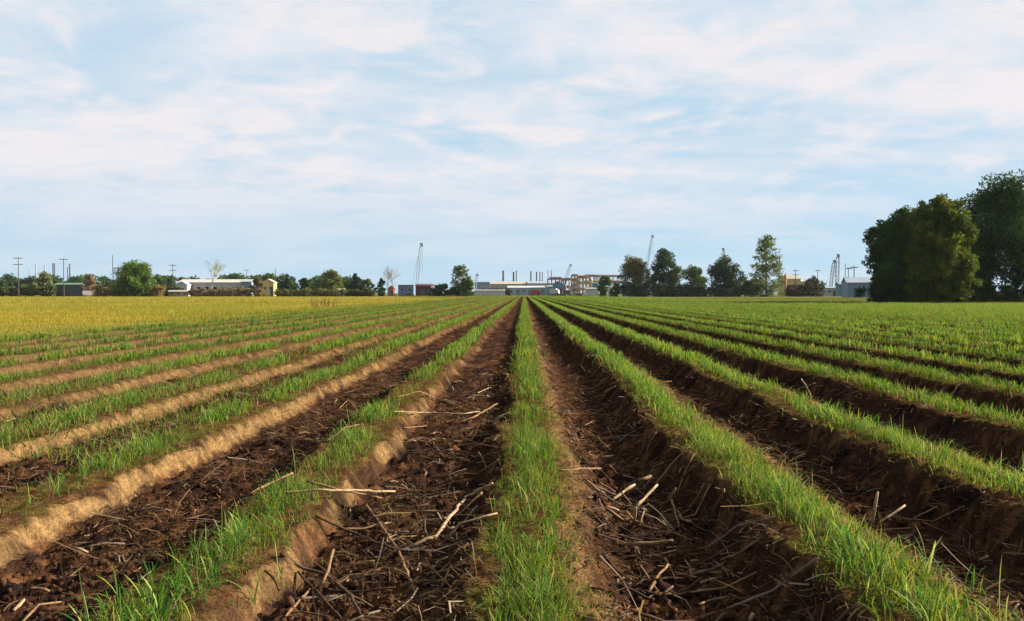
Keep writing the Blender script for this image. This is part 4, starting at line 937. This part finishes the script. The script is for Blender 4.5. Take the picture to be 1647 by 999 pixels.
    steel_frame('orange and grey steel frame below the pale crane', 903, 922, 450, 620, 4, 2, orange_m, steel_m, cream_m)
    steel_frame('cream steel tower frame right of the pale crane', 919, 929, 443, 610, 3, 4, cream_m, yellow_m)
    steel_frame('yellow steel frame in the middle of the works', 927, 948, 446.5, 600, 5, 3, yellow_m, pink_m, orange_m)
    steel_frame('pink steel frame with pipes right of the yellow one', 937, 961, 444, 740, 5, 3, pink_m, yellow_m, yellow_m)
    steel_frame('cream and orange frame behind the green bushy tree', 958, 1000, 444.5, 780, 7, 3, cream_m, orange_m, cream_m)
    vessel('white silo at the left of the cream steel tower', 916, 590, 451, 3.2, white_m)
    vessel('yellow silo beside the yellow steel frame', 950.5, 585, 447, 4.2, yellow_m)
    vessel('small pink tank before the orange frame', 909, 580, 457, 4.0, pink_m)
    # right
    shed('yellow building with pale walls right of the poplar', 1262, 1284, 449, 442, 520, 16, yellow_m, cream_m, doors=1, wins=3, rz=.08)
    vessel('orange topped tank beside the yellow building', 1261, 515, 440, 4, orange_m)
    shed('pale low works building behind the brown hedge', 1284, 1308, 453, 450, 540, 12, cream_m, white_m, doors=0, wins=4)
    shed('small teal shed between the pale cranes and the poles', 1347, 1357, 457.5, 454, 410, 5, teal_m, steel_m, 'shed', 'shed', doors=1, dm=blue_m)
    shed('dark purple barn behind the thin utility poles', 1356, 1371, 459, 455, 420, 8, maroon_m, dark_m, 'barn', 'barn', doors=1)
    shed('blue grey warehouse with open bays beside the big dark trees', 1371, 1432, 455, 446, 300, 16, bluegrey_m, steel_m, 'warehouse', 'building', doors=3, dm=dark_m, wins=0, rz=-.25)
    shed('low white shed at the foot of the pale cranes', 1318, 1345, 463.5, 461.5, 430, 4, white_m, grey_m, 'low_shed', 'shed', doors=1, wins=3)
build_works()

def build_haze():
    m = bpy.data.materials.new('hazy_air'); m.use_nodes = True; nt = m.node_tree; nt.nodes.clear()
    o = nt.nodes.new('ShaderNodeOutputMaterial'); v = nt.nodes.new('ShaderNodeVolumePrincipled')
    v.inputs['Color'].default_value = (0.80, 0.88, 0.95, 1); v.inputs['Density'].default_value = 0.00003; v.inputs['Anisotropy'].default_value = 0.2
    nt.links.new(v.outputs[0], o.inputs['Volume'])
    MB().box((0, 650, 32), (2600, 1500, 66)).build('haze', m)
    tag(bpy.data.objects['haze'], 'thin pale haze over the whole field and the works', None, None, 'stuff')
build_haze()
